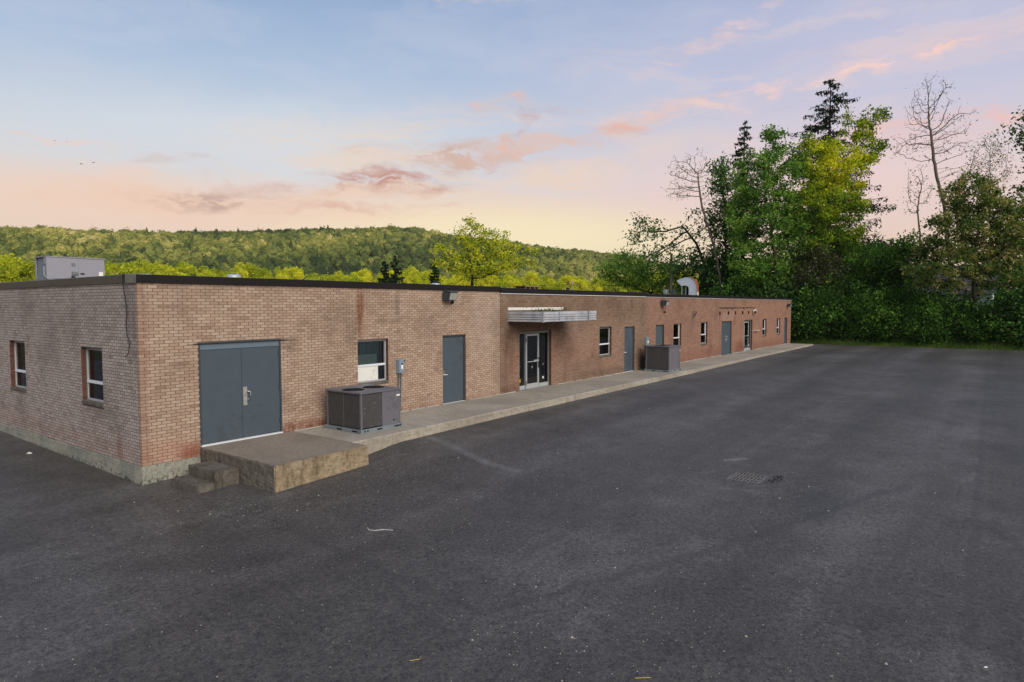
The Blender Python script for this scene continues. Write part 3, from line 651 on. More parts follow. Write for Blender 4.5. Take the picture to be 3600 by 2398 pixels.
# torn caulk over the double door
mb = MB(); top = []; n_ = 44
for i in range(n_ + 1):
    u = i / n_; top.append((1.12 + 2.28 * u, 2.289 + .024 * math.sin(PI * u) ** .4 + rgb_.uniform(-.006, .008)))
mb.prism([(1.12, 2.279), (3.40, 2.279)] + top[::-1], -.03, .03, 'y')
mb.build('lintel_flashing', M['slate_dark'], o1)
MB().box(.98, 3.75, -.004, .02, 2.268, 2.276).build('steel_lintel', M['black'], o1)
steel_door(*d['d2'], 1, .07, pull=False, lever=True)
steel_door(*d['d3'], 1, .08, pull=False, lever=True); steel_door(*d['d4'], 1, .08, pull=False)
steel_door(*d['d5'], 2, .07, pull=True, thr='alu_dark'); steel_door(*d['d6'], 1, .08, pull=False, lever=False)

def window(u0, u1, z0, z1, axis='x', rail=.42, sill='brick', curtain=None, panel=False, mull=None, frm='alu', rec=.10, low=None):
    P = (lambda a, b, c, d, e, f: (a, b, c, d, e, f)) if axis == 'x' else (lambda a, b, c, d, e, f: (c, d, a, b, e, f))
    fw = .045; zr = z0 + .08 + (z1 - z0 - .08) * rail; zs = z0 + .08
    f = MB(); f.box(*P(u0, u0 + fw, rec, rec + .06, zs, z1)); f.box(*P(u1 - fw, u1, rec, rec + .06, zs, z1)); f.box(*P(u0 + fw, u1 - fw, rec, rec + .06, z1 - fw, z1)); f.box(*P(u0 + fw, u1 - fw, rec, rec + .06, zs, zs + fw))
    o = f.build('window', M[frm], bld)
    MB().box(*P(u0 + fw, u1 - fw, rec - .014, rec + .05, zr - .032, zr + .026)).build('rail', M['alu_white'], o)
    if mull: MB().box(*P(u1 - fw - .045, u1 - fw - .002, rec + .002, rec + .04, zr + .03, z1 - fw)).build('mullion', M['alu_white'], o)
    MB().box(*P(u0 + fw, u1 - fw, rec + .03, rec + .036, zr + .026, z1 - fw)).build('pane', M['glass'], o)
    MB().box(*P(u0 + fw, u1 - fw, rec + .02, rec + .026, zs + fw, zr - .032)).build('pane', M['glass'], o)
    m_ = MB(); n = 3 if sill == 'brick' else 1
    MB().box(*P(u0 - .0 + .004, u1 - .004, -.022, rec + .02, z0 + .005, zs - .004)).build('sill', M['conc_dark'], o)
    MB().box(*P(u0 + .005, u1 - .005, rec + .45, rec + .46, z0, z1)).build('room_shade', M['void'], o)
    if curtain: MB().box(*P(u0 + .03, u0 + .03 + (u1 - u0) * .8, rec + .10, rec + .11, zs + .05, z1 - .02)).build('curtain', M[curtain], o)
    if low: MB().box(*P(u0 + fw, u1 - fw, rec + .06, rec + .066, zs + fw, zr - .03)).build('reflection_sheet', M[low], o)  # grey sheet added in place of the lower pane's sky reflection
    if panel:
        MB().box(*P(u0 + fw, u0 + (u1 - u0) * .73, rec + .06, rec + .068, zr + .03, zr + .30)).build('board', M['paper'], o)
        MB().box(*P(u0 + fw, u0 + (u1 - u0) * .73, rec + .004, rec + .012, zs + fw, zr - .03)).build('board', M['white'], o)
    return o
wv = WINS
window(*wv['w1'], rail=.40, curtain='curtain', panel=True)['label'] = 'window with pale boards behind the lower glass'
window(*wv['w2'], rail=.40); window(*wv['w3'], rail=.38, curtain='curtain', mull=1); window(*wv['w4'], rail=.42, curtain='curtain', mull=1); window(*wv['w5'], rail=.40, mull=1); window(*wv['w6'], rail=.4, mull=1)
window(*LWIN['l1'], 'y', .36, curtain='reflect_brown', low='pvc'); window(*LWIN['l2'], 'y', .36, curtain='reflect_brown', low='slate_light')  # brown sheets here paint the reflection seen in the upper panes

# glazed entrance
def entrance(x0, x1, z0, z1, splits, dooridx, nm_lab):
    rec = .10; fw = .05
    f = MB().box(x0, x0 + fw, rec, rec + .1, z0, z1).box(x1 - fw, x1, rec, rec + .1, z0, z1).box(x0 + fw, x1 - fw, rec, rec + .1, z1 - .08, z1)
    o = f.build('glazed_entrance', M['alu_dark'], bld); o['label'] = nm_lab
    xs_ = [x0 + fw] + splits + [x1 - fw]
    for s in splits: MB().box(s - .025, s + .025, rec + .004, rec + .096, z0, z1 - .082).build('mullion', M['alu_dark'], o)
    for i, (a, b) in enumerate(zip(xs_, xs_[1:])):
        a2 = a + (.027 if i else .002); b2 = b - (.027 if i < len(xs_) - 2 else .002)
        if i == dooridx:
            w_ = .065; y_ = rec - .012
            lf = MB().box(a2, a2 + w_, y_, y_ + .045, z0 + .01, z1 - .10).box(b2 - w_, b2, y_, y_ + .045, z0 + .01, z1 - .10).box(a2 + w_, b2 - w_, y_, y_ + .045, z1 - .17, z1 - .10).box(a2 + w_, b2 - w_, y_, y_ + .045, z0 + .01, z0 + .19)
            lf.build('glass_door', M['alu'], o)
            MB().box(a2 + w_, b2 - w_, y_ + .02, y_ + .026, z0 + .19, z1 - .17).build('pane', M['glass'], o)
            MB().box(a2 + w_, b2 - w_, y_ - .035, y_ - .012, 1.0, 1.03).build('push_bar', M['alu'], o)
            MB().box(b2 - w_ - .32, b2 - w_, y_ - .05, y_ - .036, 1.0, 1.07).build('push_bar_housing', M['alu'], o)
            MB().box(b2 - .045, b2 - .015, y_ - .03, y_ - .002, .75, 1.15).build('pull_handle', M['black'], o)
            for hz in (.15, 1.75): MB().box(a2 - .012, a2 + .014, y_ - .012, y_ - .001, z0 + hz, z0 + hz + .16).build('hinge', M['black'], o)
            MB().tube([((a2 + b2) / 2, y_ + .018, .80), ((a2 + b2) / 2, y_ + .0165, .80)], .05, 14).build('sticker', M['alu_dark'], o)
        else:
            MB().box(a2, b2, rec + .004, rec + .09, z0, z0 + .15).build('bottom_rail', M['alu'], o)
            MB().box(a2, b2, rec + .04, rec + .046, z0 + .15, z1 - .082).build('pane', M['glass'], o)
            m = a2 + .12 if i == 0 else (a2 + b2) / 2
            if b2 - a2 > .25:
                MB().tube([(m, rec + .039, .86), (m, rec + .0375, .86)], .042, 14).build('sticker', M['alu_dark'], o)
                if i == 0: MB().box(m - .07, m + .07, rec + .036, rec + .039, .28, .4).build('yellow_notice', M['yellow'], o)
                else: MB().box(m - .045, m + .045, rec + .036, rec + .039, .3, .39).build('white_notice', M['alu_white'], o)
    MB().box(x0, x1, rec - .09, rec + .1, z0 - .03, z0 + .012).build('threshold', M['alu_dark'], o)
    MB().box(x0, x1, rec + 1.6, rec + 1.62, z0, z1).build('room_shade', M['void'], o)
    MB().box(x0, x1, rec + .11, rec + 1.6, z0 - .03, z0 - .01).build('room_floor', M['conc_dark'], o)
    return o
M['yellow'] = flat('yellow_notice_paper', lin(196, 150, 30), .7)
entrance(*d['ent'], [13.62, 14.50], 1, 'aluminium glazed entrance door with side lights under the awning')
entrance(*d['gd'], [39.05, 40.05], 1, 'far glazed aluminium door')
# ================================================================== OBJECTS ON AND ROUND THE BUILDING
def ring_plate(mb, x0, x1, y0, y1, cx, cy, r, z, seg=28):
    """flat rectangle with a round hole"""
    outer = []; inner = []
    for i in range(seg):
        a = 2 * PI * i / seg; c, s = math.cos(a), math.sin(a)
        inner.append((cx + r * c, cy + r * s, z))
        k = min(((x1 - cx) / c if c > 1e-6 else (x0 - cx) / c if c < -1e-6 else 1e9), ((y1 - cy) / s if s > 1e-6 else (y0 - cy) / s if s < -1e-6 else 1e9))
        outer.append((cx + k * c, cy + k * s, z))
    corners = {}
    mb.add(outer + inner, [(i, (i + 1) % seg, seg + (i + 1) % seg, seg + i) for i in range(seg)])
    for (qx, qy) in ((x0, y0), (x1, y0), (x1, y1), (x0, y1)):
        a = math.atan2(qy - cy, qx - cx) % (2 * PI); i = int(a / (2 * PI) * seg)
        mb.add([outer[i], (qx, qy, z), outer[(i + 1) % seg]], [(0, 1, 2)])
def condenser(name, label, x, y, W_, D_, H_, coil_front=.53, tint=None):
    """x,y: front-left corner on the slab; W along +x, D along +y"""
    r = thing(name, label, 'air conditioner', (x, y, .002), group='grey condenser units on the sidewalk')
    rail = MB(); h = .095
    rail.box(0, W_, 0, .05, .0, h).box(0, W_, D_ - .05, D_, 0, h).box(0, .05, .05, D_ - .05, 0, h).box(W_ - .05, W_, .05, D_ - .05, 0, h)
    b = rail.build('base_rail', M['ac_rail'], r)
    for u in (.52, 1.10):
        MB().box(u, u + .17, -.003, -.0005, .028, .066).build('fork_slot', M['void'], b); MB().box(-.003, -.0005, u - .38, u - .2, .028, .066).build('fork_slot', M['void'], b)
    for u in (.13, .22, W_ - .08): MB().tube([(u, -.003, .05), (u, -.0005, .05)], .024, 12).build('knockout', M['void'], b)
    i = .045; pz0 = h; pz1 = H_ - .03
    for (px_, py_) in ((i, i), (W_ - i - .05, i), (i, D_ - i - .05), (W_ - i - .05, D_ - i - .05)):
        MB().box(px_, px_ + .05, py_, py_ + .05, pz0, pz1).build('corner_post', M['ac_frame'], r)
    xm = i + (W_ - 2 * i) * coil_front
    if coil_front > .05:
        MB().box(i + .052, xm, i + .012, i + .03, pz0 + .02, pz1 - .02).build('coil', M['coil'], r)
        MB().box(xm, W_ - i - .052, i + .002, i + .03, pz0, pz1).build('access_panel', M['ac_panel'], r)
    else:
        MB().box(i + .052, W_ - i - .2, i + .006, i + .03, pz0, pz1).build('access_panel', M['ac_panel'], r)
        MB().box(W_ - i - .195, W_ - i - .052, i + .002, i + .03, pz0, pz1).build('access_panel', M['ac_frame'], r)
    ym = D_ / 2
    MB().box(i + .012, i + .03, i + .052, ym - .004, pz0 + .02, pz1 - .02).build('coil', M['coil'], r)
    MB().box(i + .012, i + .03, ym + .004, D_ - i - .052, pz0 + .02, pz1 - .02).build('coil', M['coil'], r)
    MB().box(i + .006, i + .022, ym - .003, ym + .003, pz0, pz1).build('coil_seam', M['ac_frame'], r)
    MB().box(W_ - i - .03, W_ - i - .01, i + .05, D_ - i - .05, pz0, pz1).build('side_panel', M['ac_panel'], r)
    MB().box(i + .05, W_ - i - .05, D_ - i - .03, D_ - i - .01, pz0, pz1).build('back_panel', M['ac_panel'], r)
    top = MB(); z = H_; o_ = .02; rad = min(W_ * .205, D_ * .36)
    cxs = [W_ * .26, W_ * .74]
    ring_plate(top, o_, W_ / 2, o_, D_ - o_, cxs[0], D_ / 2, rad, z); ring_plate(top, W_ / 2, W_ - o_, o_, D_ - o_, cxs[1], D_ / 2, rad, z)
    top.quad((o_, o_, z), (o_, o_, z - .04), (W_ - o_, o_, z - .04), (W_ - o_, o_, z)); top.quad((o_, D_ - o_, z), (W_ - o_, D_ - o_, z), (W_ - o_, D_ - o_, z - .04), (o_, D_ - o_, z - .04))
    top.quad((o_, o_, z), (o_, D_ - o_, z), (o_, D_ - o_, z - .04), (o_, o_, z - .04)); top.quad((W_ - o_, o_, z), (W_ - o_, o_, z - .04), (W_ - o_, D_ - o_, z - .04), (W_ - o_, D_ - o_, z))
    tp = top.build('top_cover', M['ac_panel'], r)
    MB().box(.08, W_ - .08, .1, D_ - .1, H_ - .30, H_ - .29).build('fan_deck', M['void'], tp)
    for cx in cxs:
        sh = MB(); seg = 28; vs = []
        for k in range(seg):
            a = 2 * PI * k / seg
            vs += [(cx + rad * math.cos(a), D_ / 2 + rad * math.sin(a), z), (cx + rad * math.cos(a), D_ / 2 + rad * math.sin(a), z - .22)]
        sh.add(vs, [(2 * k, 2 * ((k + 1) % seg), 2 * ((k + 1) % seg) + 1, 2 * k + 1) for k in range(seg)])
        sh.build('fan_shroud', M['black'], tp)
        g = MB()
        for rr in (.25, .45, .65, .85):
            g.tube([(cx + rad * rr * math.cos(2 * PI * k / 20), D_ / 2 + rad * rr * math.sin(2 * PI * k / 20), z + .006) for k in range(21)], .003, 4, False)
        for k in range(6):
            a = PI * k / 6; g.tube([(cx - rad * math.cos(a), D_ / 2 - rad * math.sin(a), z + .003), (cx + rad * math.cos(a), D_ / 2 + rad * math.sin(a), z + .003)], .003, 4, False)
        g.build('fan_guard', M['black'], tp)
        fb = MB()
        for k in range(4):
            a = k * PI / 2 + .3; p = lambda rr, da, zz: (cx + rr * math.cos(a + da), D_ / 2 + rr * math.sin(a + da), zz)
            fb.quad(p(.06, 0, z - .15), p(rad * .9, -.15, z - .17), p(rad * .92, .55, z - .10), p(.06, .9, z - .10))
        fb.lathe([(.07, z - .2), (.07, z - .08)], (cx, D_ / 2, 0), 12); fb.build('fan', M['black'], tp)
    return r, xm
ac, xm = condenser('condenser_unit', 'grey condenser unit with dented coil panels on the sidewalk beside the double doors', 4.29, -1.70, 1.39, 1.40, 1.0)
MB().box(1.39 - .045 - .13, 1.39 - .06, .042, .0455, .80, .84).build('label_plate', M['paper'], ac)
for a in [(1.17, 1.235, .60 - .14, .60)]: 
    e = MB(); e.box(a[0], a[1], .0435, .0455, a[2], a[2] + .004).box(a[0], a[1], .0435, .0455, a[3], a[3] + .004).box(a[0], a[0] + .003, .0435, .0455, a[2], a[3]).box(a[1] - .003, a[1], .0435, .0455, a[2], a[3]); e.build('hatch_outline', M['slate_dark'], ac)
for u, rr in ((1.12, .025), (1.22, .014)): MB().tube([(u, .0425, .2), (u, .046, .2)], rr, 12).build('pipe_hole', M['void'], ac)
ac2, _ = condenser('condenser_unit', 'taller grey condenser unit on the sidewalk at the start of the red brick section', 22.56, -1.70, 1.38, 1.27, 1.2, .0)
MB().box(1.38 - .12, 1.38 - .06, .042, .0455, .93, .97).build('label_plate', M['paper'], ac2)

def disconnect(label, x, z0, z1, wdt, pipes, cap=False):
    r = thing('disconnect_box', label, 'electrical box', (x, 0, 0), group='electrical disconnect boxes on the front wall')
    MB().box(0, wdt, -.13, -.004, z0, z1).build('enclosure', M['box_grey'], r); 
    MB().box(.012, wdt - .012, -.142, -.131, z0 + .02, z1 - .015).build('cover', M['box_grey'], r)
    MB().box(wdt * .38, wdt * .72, -.146, -.1425, z0 + .12, z0 + .24).build('label_plate', M['paper'], r)
    MB().box(wdt * .38, wdt * .72, -.147, -.1425, z0 + .245, z0 + .285).build('warning_label', M['black'], r)
    MB().tube([(wdt, -.07, z1 - .1), (wdt + .03, -.07, z1 - .1), (wdt + .05, -.12, z1 - .02)], [.016, .014, .018], 8).build('switch_handle', M['black'], r)
    for pts, rad, m in pipes: MB().tube(pts, rad, 8).build('conduit', M[m], r, True)
    if cap: MB().lathe([(.06, 0), (.06, .17), (.075, .17), (.075, .21), (.05, .215)], (.1, -.12, .004), 14).build('pipe_collar', M['alu_white'], r)
    return r
disconnect('grey electrical disconnect box with two conduits above the nearest condenser unit', 7.05, 1.16, 1.55, .20, [([(.06, -.06, 1.16), (.06, -.06, .3)], .022, 'pvc'), ([(.13, -.07, 1.16), (.13, -.07, .3), (.1, -.1, .1), (-.9, -.35, .08)], .018, 'pvc')])
disconnect('grey electrical disconnect box on the joint between brown and red brick', 23.40, 1.16, 1.55, .28, [([(.1, -.1, 1.16), (.1, -.12, .2)], .05, 'pvc'), ([(.2, -.08, 1.16), (.2, -.1, .7), (.25, -.15, .45), (.35, -.35, .25), (.4, -.5, .15)], .035, 'black')], True)
tag(MB().box(22.95, 23.05, -.05, -.003, .98, 1.04).tube([(23.0, -.05, 1.01), (23.0, -.1, 1.01)], .02, 8).tube([(22.94, -.1, 1.03), (23.06, -.1, .99)], .012, 6).build('wall_faucet', M['alu_dark']), 'small metal faucet on the wall left of the second condenser unit', 'faucet')

def floodlight(label, x, z, s=1., arm=True, drop=.25):
    r = thing('floodlight', label, 'wall lamp', (x, 0, z), group='floodlights under the roof edge')
    MB().lathe([(.05, 0), (.05, .03)], (0, 0, 0), 10).build('wall_plate', M['black'], r); r.children[0].rotation_euler = (PI / 2, 0, 0)
    b = MB(); b.prism([(-.06 * s, -.15 * s), (-.10 * s, .13 * s), (-.36 * s, .09 * s), (-.30 * s, -.15 * s)], -.17 * s, .17 * s, 'x'); b.build('housing', M['slate_dark'], r)
    MB().prism([(-.305 * s, -.135 * s), (-.36 * s, .075 * s), (-.368 * s, .075 * s), (-.313 * s, -.135 * s)], -.15 * s, .15 * s, 'x').build('lens', M['lens'], r)
    MB().prism([(-.09 * s, .131 * s), (-.40 * s, .088 * s), (-.40 * s, .105 * s), (-.09 * s, .15 * s)], -.185 * s, .185 * s, 'x').build('visor', M['slate_dark'], r)
    if arm:
        pts = [(-.1 * s, -.03, .1 * s), (-.02 * s, -.06, .22 * s), (.12 * s, -.08, .24 * s), (.22 * s, -.09, .16 * s), (.24 * s, -.09, 0), (.24 * s, -.09, -drop + .04)]
        MB().tube(pts, .009, 6).build('flex_conduit', M['black'], r, True)
        MB().lathe([(.02, .05), (.045, .02), (.055, -.02), (.035, -.06), (.008, -.075)], (.24 * s, -.09, -drop), 10).build('photocell', M['black'], r, True)
    return r
floodlight('dark floodlight with curled conduit above the single door of the tan section', 9.16, 3.43, 1.05, True, .2)
floodlight('floodlight with hanging photocell above the first door of the red section', 25.4, 3.23, 1.0, True, .45)
floodlight('small black floodlight by the far end corner of the building', 49.5, 3.1, .9, False)
r = thing('bracket', 'folded dark metal bracket on the red brick between two windows', 'bracket', (29.6, 0, 2.45))
MB().prism([(-.003, .34), (-.2, .36), (-.2, .33), (-.04, .31), (-.06, 0), (-.003, 0)], 0, .05, 'x').build('arm', M['alu_dark'], r); MB().prism([(-.06, .02), (-.2, .3), (-.17, .32), (-.03, .04)], .06, .16, 'x').build('plate', M['slate_dark'], r)
# remnants of the removed canopy
r = thing('canopy_remnant', 'dark outline and stub brackets left by a removed canopy on red brick', 'bracket', (33.87, 0, 2.5))
MB().box(0, 7.2, -.02, -.003, .42, .45).build('top_strip', M['black'], r)
for i, u in enumerate((.03, 1.55, 2.95, 4.35, 5.65, 7.1)):
    MB().box(u, u + .07, -.06 - .02 * (i % 2), -.003, .02, .22).build('stub', M['flash'], r)
for u in (2.3, 4.6, 1.4): MB().box(u, u + .28, -.03, -.0205, .37, .44).build('residue', M['slate_dark'], r)
r = thing('security_lamp', 'small white lamp with looped cable beside the canopy remnant', 'wall lamp', (40.7, 0, 2.6))
MB().tube([(0, -.01, .1), (.02, -.12, .18), (.05, -.22, .1)], [.05, .06, .07], 10).build('lamp_head', M['white'], r, True)
MB().tube([(.16 * math.cos(a) - .05, -.02, .2 * math.sin(a)) for a in np.linspace(.4, 5.6, 14)], .016, 5).build('cable_loop', M['black'], r, True)
r = thing('wall_shelf', 'small pale bent metal ledge on the wall right of the far glazed door', 'ledge', (40.75, 0, 1.28))
MB().prism([(-.003, .05), (-.2, .09), (-.2, .06), (-.003, 0)], .0, .95, 'x').build('ledge', M['white'], r); MB().box(.05, .2, -.08, -.003, -.08, -.002).build('support', M['alu_dark'], r)
tag(MB().box(12.16, 12.24, -.02, -.003, 1.55, 1.62).build('wall_plate', M['brick_red']), 'small red plate on the brown brick left of the entrance', 'plate')

# ---- awning
AW = (12.4, 0, 2.54); r = thing('entrance_awning', 'dented ribbed aluminium awning over the glazed entrance', 'awning', AW)
t = material('awning_aluminium'); P = t.pos(); n1 = t.noise(P, 2.5, 4., .6); n2 = t.noise(P, 14., 4., .6)
M['awn'] = finish(t, t.mix(t.sm(n1, .3, .7), lin(150, 152, 156), lin(190, 190, 190)), t.m('ADD', .3, t.m('MULTIPLY', n2, .25)), bump=n1, bstr=.35, bdist=.05, metal=.35)
D_ = 1.5; W_ = 3.62; hs = [(.0, .085), (.087, .165), (.167, .245), (.247, .355)]
for i, (a, b) in enumerate(hs):
    y_ = -D_ - .006 + .008 * (i % 2)
    pr = lambda y0, s: [(y0, a), (y0 - s * .022, a + .012), (y0 - s * .008, b - .01), (y0 + s * .004, b)]
    xs_ = [0., 1.02, 3.05, W_]
    for j, (xa, xb) in enumerate(zip(xs_, xs_[1:])):
        dy = [.0, .012, -.014][j]; dz = [0, .004, .012][j]
        m_ = MB(); q = [(y_ + dy, a + dz), (y_ + dy - .022, a + .012 + dz), (y_ + dy - .006, b - .012 + dz), (y_ + dy + .01, b + dz), (y_ + .03, b + dz), (y_ + .03, a + dz)]
        m_.prism(q, xa + .004, xb - .004, 'x').build('front_slat', M['awn'], r)
    q = [(0., a), (-.022, a + .012), (-.006, b - .012), (.01, b), (.03, b), (.03, a)]
    m_ = MB(); m_.prism(q, -D_ + .03, -.003, 'y').build('side_slat', M['awn'], r)
    m_ = MB(); m_.prism([(W_ - x, z) for x, z in reversed(q)], -D_ + .03, -.003, 'y').build('side_slat', M['awn'], r)
MB().box(-.01, .05, -D_ - .04, -D_ + .02, -.012, .365).build('corner_post', M['awn'], r)
for xj in (1.02, 3.05): MB().prism([(xj - .02, .0), (xj + .02, .0), (xj + .01, .37), (xj - .03, .37)], -D_ - .045, -D_ - .028, 'y').build('joint_cover', M['awn'], r)
MB().box(.03, W_ - .03, -D_ + .03, -.003, .012, .03).build('soffit', M['alu_dark'], r)
MB().box(.03, W_ - .03, -D_ + .03, -.003, .16, .30).build('debris_tray', M['soil'], r)
for a, b in ((0., .55), (.555, 1.45), (1.455, 2.42), (2.425, 3.6)): MB().box(a, b, -.035, -.003, .40, .50).build('wall_flashing', M['white'], r)
for (xx, zz) in ((.0, .33), (2.0, .34)): pass
# ---- rooftop things
r = thing('rooftop_unit', 'grey packaged rooftop unit behind the end wall parapet', 'air conditioner', (2.68, 13.0 - 1.6, 3.62)); 
U0 = (2.03, 11.0, 3.62)
r.location = U0; uw, ud, zb_, zt_ = 1.73, 1.02, .36, 1.125
b = MB().box(0, uw, 0, ud, zb_ - .12, zb_ + .05).build('base_rail', M['ac_rail'], r)
for u in (.1, .22): MB().tube([(u, -.003, zb_ - .03), (u, -.0005, zb_ - .03)], .028, 10).build('pipe_hole', M['void'], b)
MB().box(.05, uw - .05, .05, ud - .05, 0, zb_ - .13).build('roof_curb', M['ac_frame'], r)
M['rtu'] = flat('light_grey_enamel', lin(142, 141, 148), .5, var=.05, sc=8.)
MB().box(0, .92, .0, .02, zb_ + .05, zt_ - .03).build('side_panel', M['rtu'], r); MB().box(.925, uw, .003, .02, zb_ + .05, zt_ - .03).build('side_panel', M['rtu'], r)
MB().box(uw - .02, uw, .021, ud, zb_ + .05, zt_ - .03).build('end_panel', M['rtu'], r); MB().box(.0, uw - .021, ud - .02, ud, zb_ + .05, zt_ - .03).build('back_panel', M['rtu'], r)
MB().box(-.02, uw + .02, -.02, ud + .02, zt_ - .028, zt_).build('top_cover', M['rtu'], r)
MB().box(0, .02, .021, .24, zb_ + .05, zt_ - .03).build('end_panel', M['rtu'], r); MB().box(.0, .02, ud - .1, ud - .021, zb_ + .05, zt_ - .03).build('end_panel', M['rtu'], r)
M['filter'] = flat('grey_filter_mat', lin(118, 126, 132), .9, var=.15, sc=30.)
MB().box(.05, .07, .24, ud - .1, zb_ + .05, zt_ - .03).build('coil', M['filter'], r)
MB().box(.72, .84, -.006, -.001, zt_ - .31, zt_ - .2).build('rating_plate', M['alu_dark'], r); MB().box(1.55, 1.68, -.004, .002, zb_ + .12, zb_ + .30).build('warning_label', M['paper'], r); MB().box(1.55, 1.68, -.005, -.0041, zb_ + .13, zb_ + .165).build('label_print', M['sign_red'], r)
MB().box(.72, .9, -.05, -.001, zb_ + .18, zb_ + .28).build('control_box', M['alu_dark'], r); MB().box(.98, 1.1, -.02, .002, zb_ + .2, zb_ + .24).build('label_plate', M['black'], r); MB().tube([(.8, -.05, zb_ + .1), (.7, -.08, zb_ + .12), (.66, -.08, zb_ + .02)], .03, 8).build('vent_elbow', M['black'], r, True)
MB().tube([(-.01, .1, zb_ + .5), (-.06, .08, zb_ + .42), (-.06, .05, zb_ + .15), (.0, -.06, zb_ + .02), (.25, -.1, zb_ - .02), (.6, -.1, zb_ + .0)], .025, 8).build('flex_conduit', M['pvc'], r, True)
def vent(label, x, y, ztop, rad, flare):
    r = thing('roof_vent', label, 'vent', (x, y, 3.62), group='round metal vents on the roof'); h = ztop - 3.62
    MB().lathe([(rad * .8, 0), (rad * .8, h - .16), (rad * .82, h - .16)], (0, 0, 0), 18).build('pipe', M['galv'], r, True)
    MB().lathe([(rad * .82, h - .17), (rad * 1.25, h - .13), (rad * 1.25, h - .06), (rad * 1.0, h - .01), (rad * .6, h)], (0, 0, 0), 18).build('cap', M['galv'], r, True)
vent('white roof vent cap just behind the near corner of the roof', 1.93, 4.0, 3.95, .17, 0); vent('grey round roof vent above the tan wall left of the rust streak', 4.45, 4.0, 4.03, .16, 0); vent('pale roof vent just left of the nearest floodlight', 12.95, 4.0, 4.0, .15, 0)
r = thing('chimney', 'low brick chimney with open capped top on the roof', 'chimney', (19.5, 4.2, 3.42))
mb = MB()
for k in range(6):
    z = .02 + k * .068
    for i in range(5):
        a = -.6 + i * .24 + (.12 if k % 2 else 0); 
        mb.box(max(-.6, a), min(.6, a + .23), -.3, .3, z, z + .058)
mb.build('brickwork', M['brick_brown'], r, kind='stuff'); MB().box(-.58, .58, -.28, .28, 0, .42).build('core', M['mort_brown'], r)
for u in (-.56, -.2, .16, .46): MB().box(u, u + .11, -.27, .27, .421, .56).build('pier', M['brick_brown'], r)
MB().box(-.62, .62, -.32, .32, .562, .60).build('cap_slab', M['brick_brown'], r)
tag(MB().lathe([(.06, 0), (.06, .3), (.085, .3), (.085, .38), (.03, .4)], (22.8, 4.0, 3.62), 12).build('vent_pipe', M['black']), 'short dark vent pipe right of the roof chimney', 'pipe')
# gooseneck duct
r = thing('gooseneck_duct', 'large curved sheet metal duct with rusty edge on the far roof', 'duct', (40., 0, 3.6))
outer = [(3.81, 0), (3.81, .62)] + [(4.59 - .78 * math.cos(a), .74 + .84 * math.sin(a)) for a in np.linspace(.05, 2.05, 14)] + [(5.38, 1.30)]
inner = [(5.01, .92)] + [(4.73 - .29 * math.cos(a), .72 + .23 * math.sin(a)) for a in np.linspace(1.75, 0, 10)] + [(4.44, 0)]
t = material('sheet_metal'); P = t.pos(); px, py, pz = t.sep(P); ln = t.sm(t.m('PINGPONG', pz, .055), .046, .054); n1 = t.noise(P, 4., 4., .6)
M['duct'] = finish(t, t.mix(n1, lin(176, 186, 194), lin(208, 214, 218)), .5, bump=ln, bstr=.4, bdist=.01, metal=.2)
t = material('rusty_sheet'); P = t.pos(); px, py, pz = t.sep(P); n1 = t.noise(P, 3., 5., .65)
M['rust'] = finish(t, t.mix(t.sm(t.m('ADD', t.m('MULTIPLY', n1, .8), t.sm(pz, 3.7, 4.6)), .55, 1.0), lin(196, 184, 150), lin(138, 70, 38)), .8)
n_ = len(outer); 
duct = MB().prism(outer + inner, .05, .34, 'x').build('body', M['duct'], r)
sk = MB(); 
for a, b in zip(outer[:-2], outer[1:-1]): sk.quad((.0, a[0] - .006, a[1]), (.36, a[0] - .006, a[1]), (.36, b[0] - .006, b[1] + .003), (0, b[0] - .006, b[1] + .003))
sk.build('outer_skin', M['rust'], r)
MB().box(.1, .14, 4.97, 5.01, 0, .95).build('strut', M['galv'], r); MB().box(.28, .32, 4.74, 4.80, 0, .9).build('strut', M['galv'], r)
# loose cable on the end wall
tag(MB().tube([(-.05, .50, 3.77), (-.05, .50, 3.55), (-.02, .48, 3.2), (-.025, .43, 2.95), (-.02, .50, 2.75), (-.02, .46, 2.5), (-.03, .33, 2.36), (-.03, .36, 2.25), (-.03, .42, 2.12), (-.06, .5, 2.06)], .009, 6).tube([(-.05, .5, 3.765), (.1, .7, 3.775), (.1, 1.2, 3.772), (.15, 1.9, 3.768)], .012, 6).build('loose_cable', M['black'], smooth=True), 'black loose cable hanging from the roof edge down the grey end wall', 'cable')
# ---- drain grate
GX, GY, GZ = HX0, HY0, float(gz(7.2, -10.))
r = thing('drain_grate', 'rusty iron drain grate sunk in the asphalt', 'drain', (GX, GY, GZ))
t = material('cast_iron'); P = t.pos(); n1 = t.noise(P, 9., 5., .65); M['iron'] = finish(t, t.mix(t.sm(n1, .4, .7), lin(92, 90, 90), lin(110, 102, 96)), .6, bump=n1, bstr=.3, bdist=.005)
gw, gd_ = HX1 - HX0, HY1 - HY0
MB().box(-.03, gw + .03, -.03, .012, -.05, .008).box(-.03, gw + .03, gd_ - .012, gd_ + .03, -.05, .008).box(-.03, .012, .012, gd_ - .012, -.05, .008).box(gw - .012, gw + .03, .012, gd_ - .012, -.05, .008).build('frame', M['iron'], r)
for i in range(8):
    y = .035 + i * (gd_ - .095) / 7.; MB().box(.013, gw - .013, y, y + .020, -.03, .004).build('bar', M['iron'], r)
for i in range(2):
    x = gw * (i + 1) / 3; MB().box(x - .02, x + .02, .013, gd_ - .013, -.034, .002).build('cross_bar', M['iron'], r)
MB().box(0, gw, 0, gd_, -.7, -.68).build('pit_floor', M['void'], r)
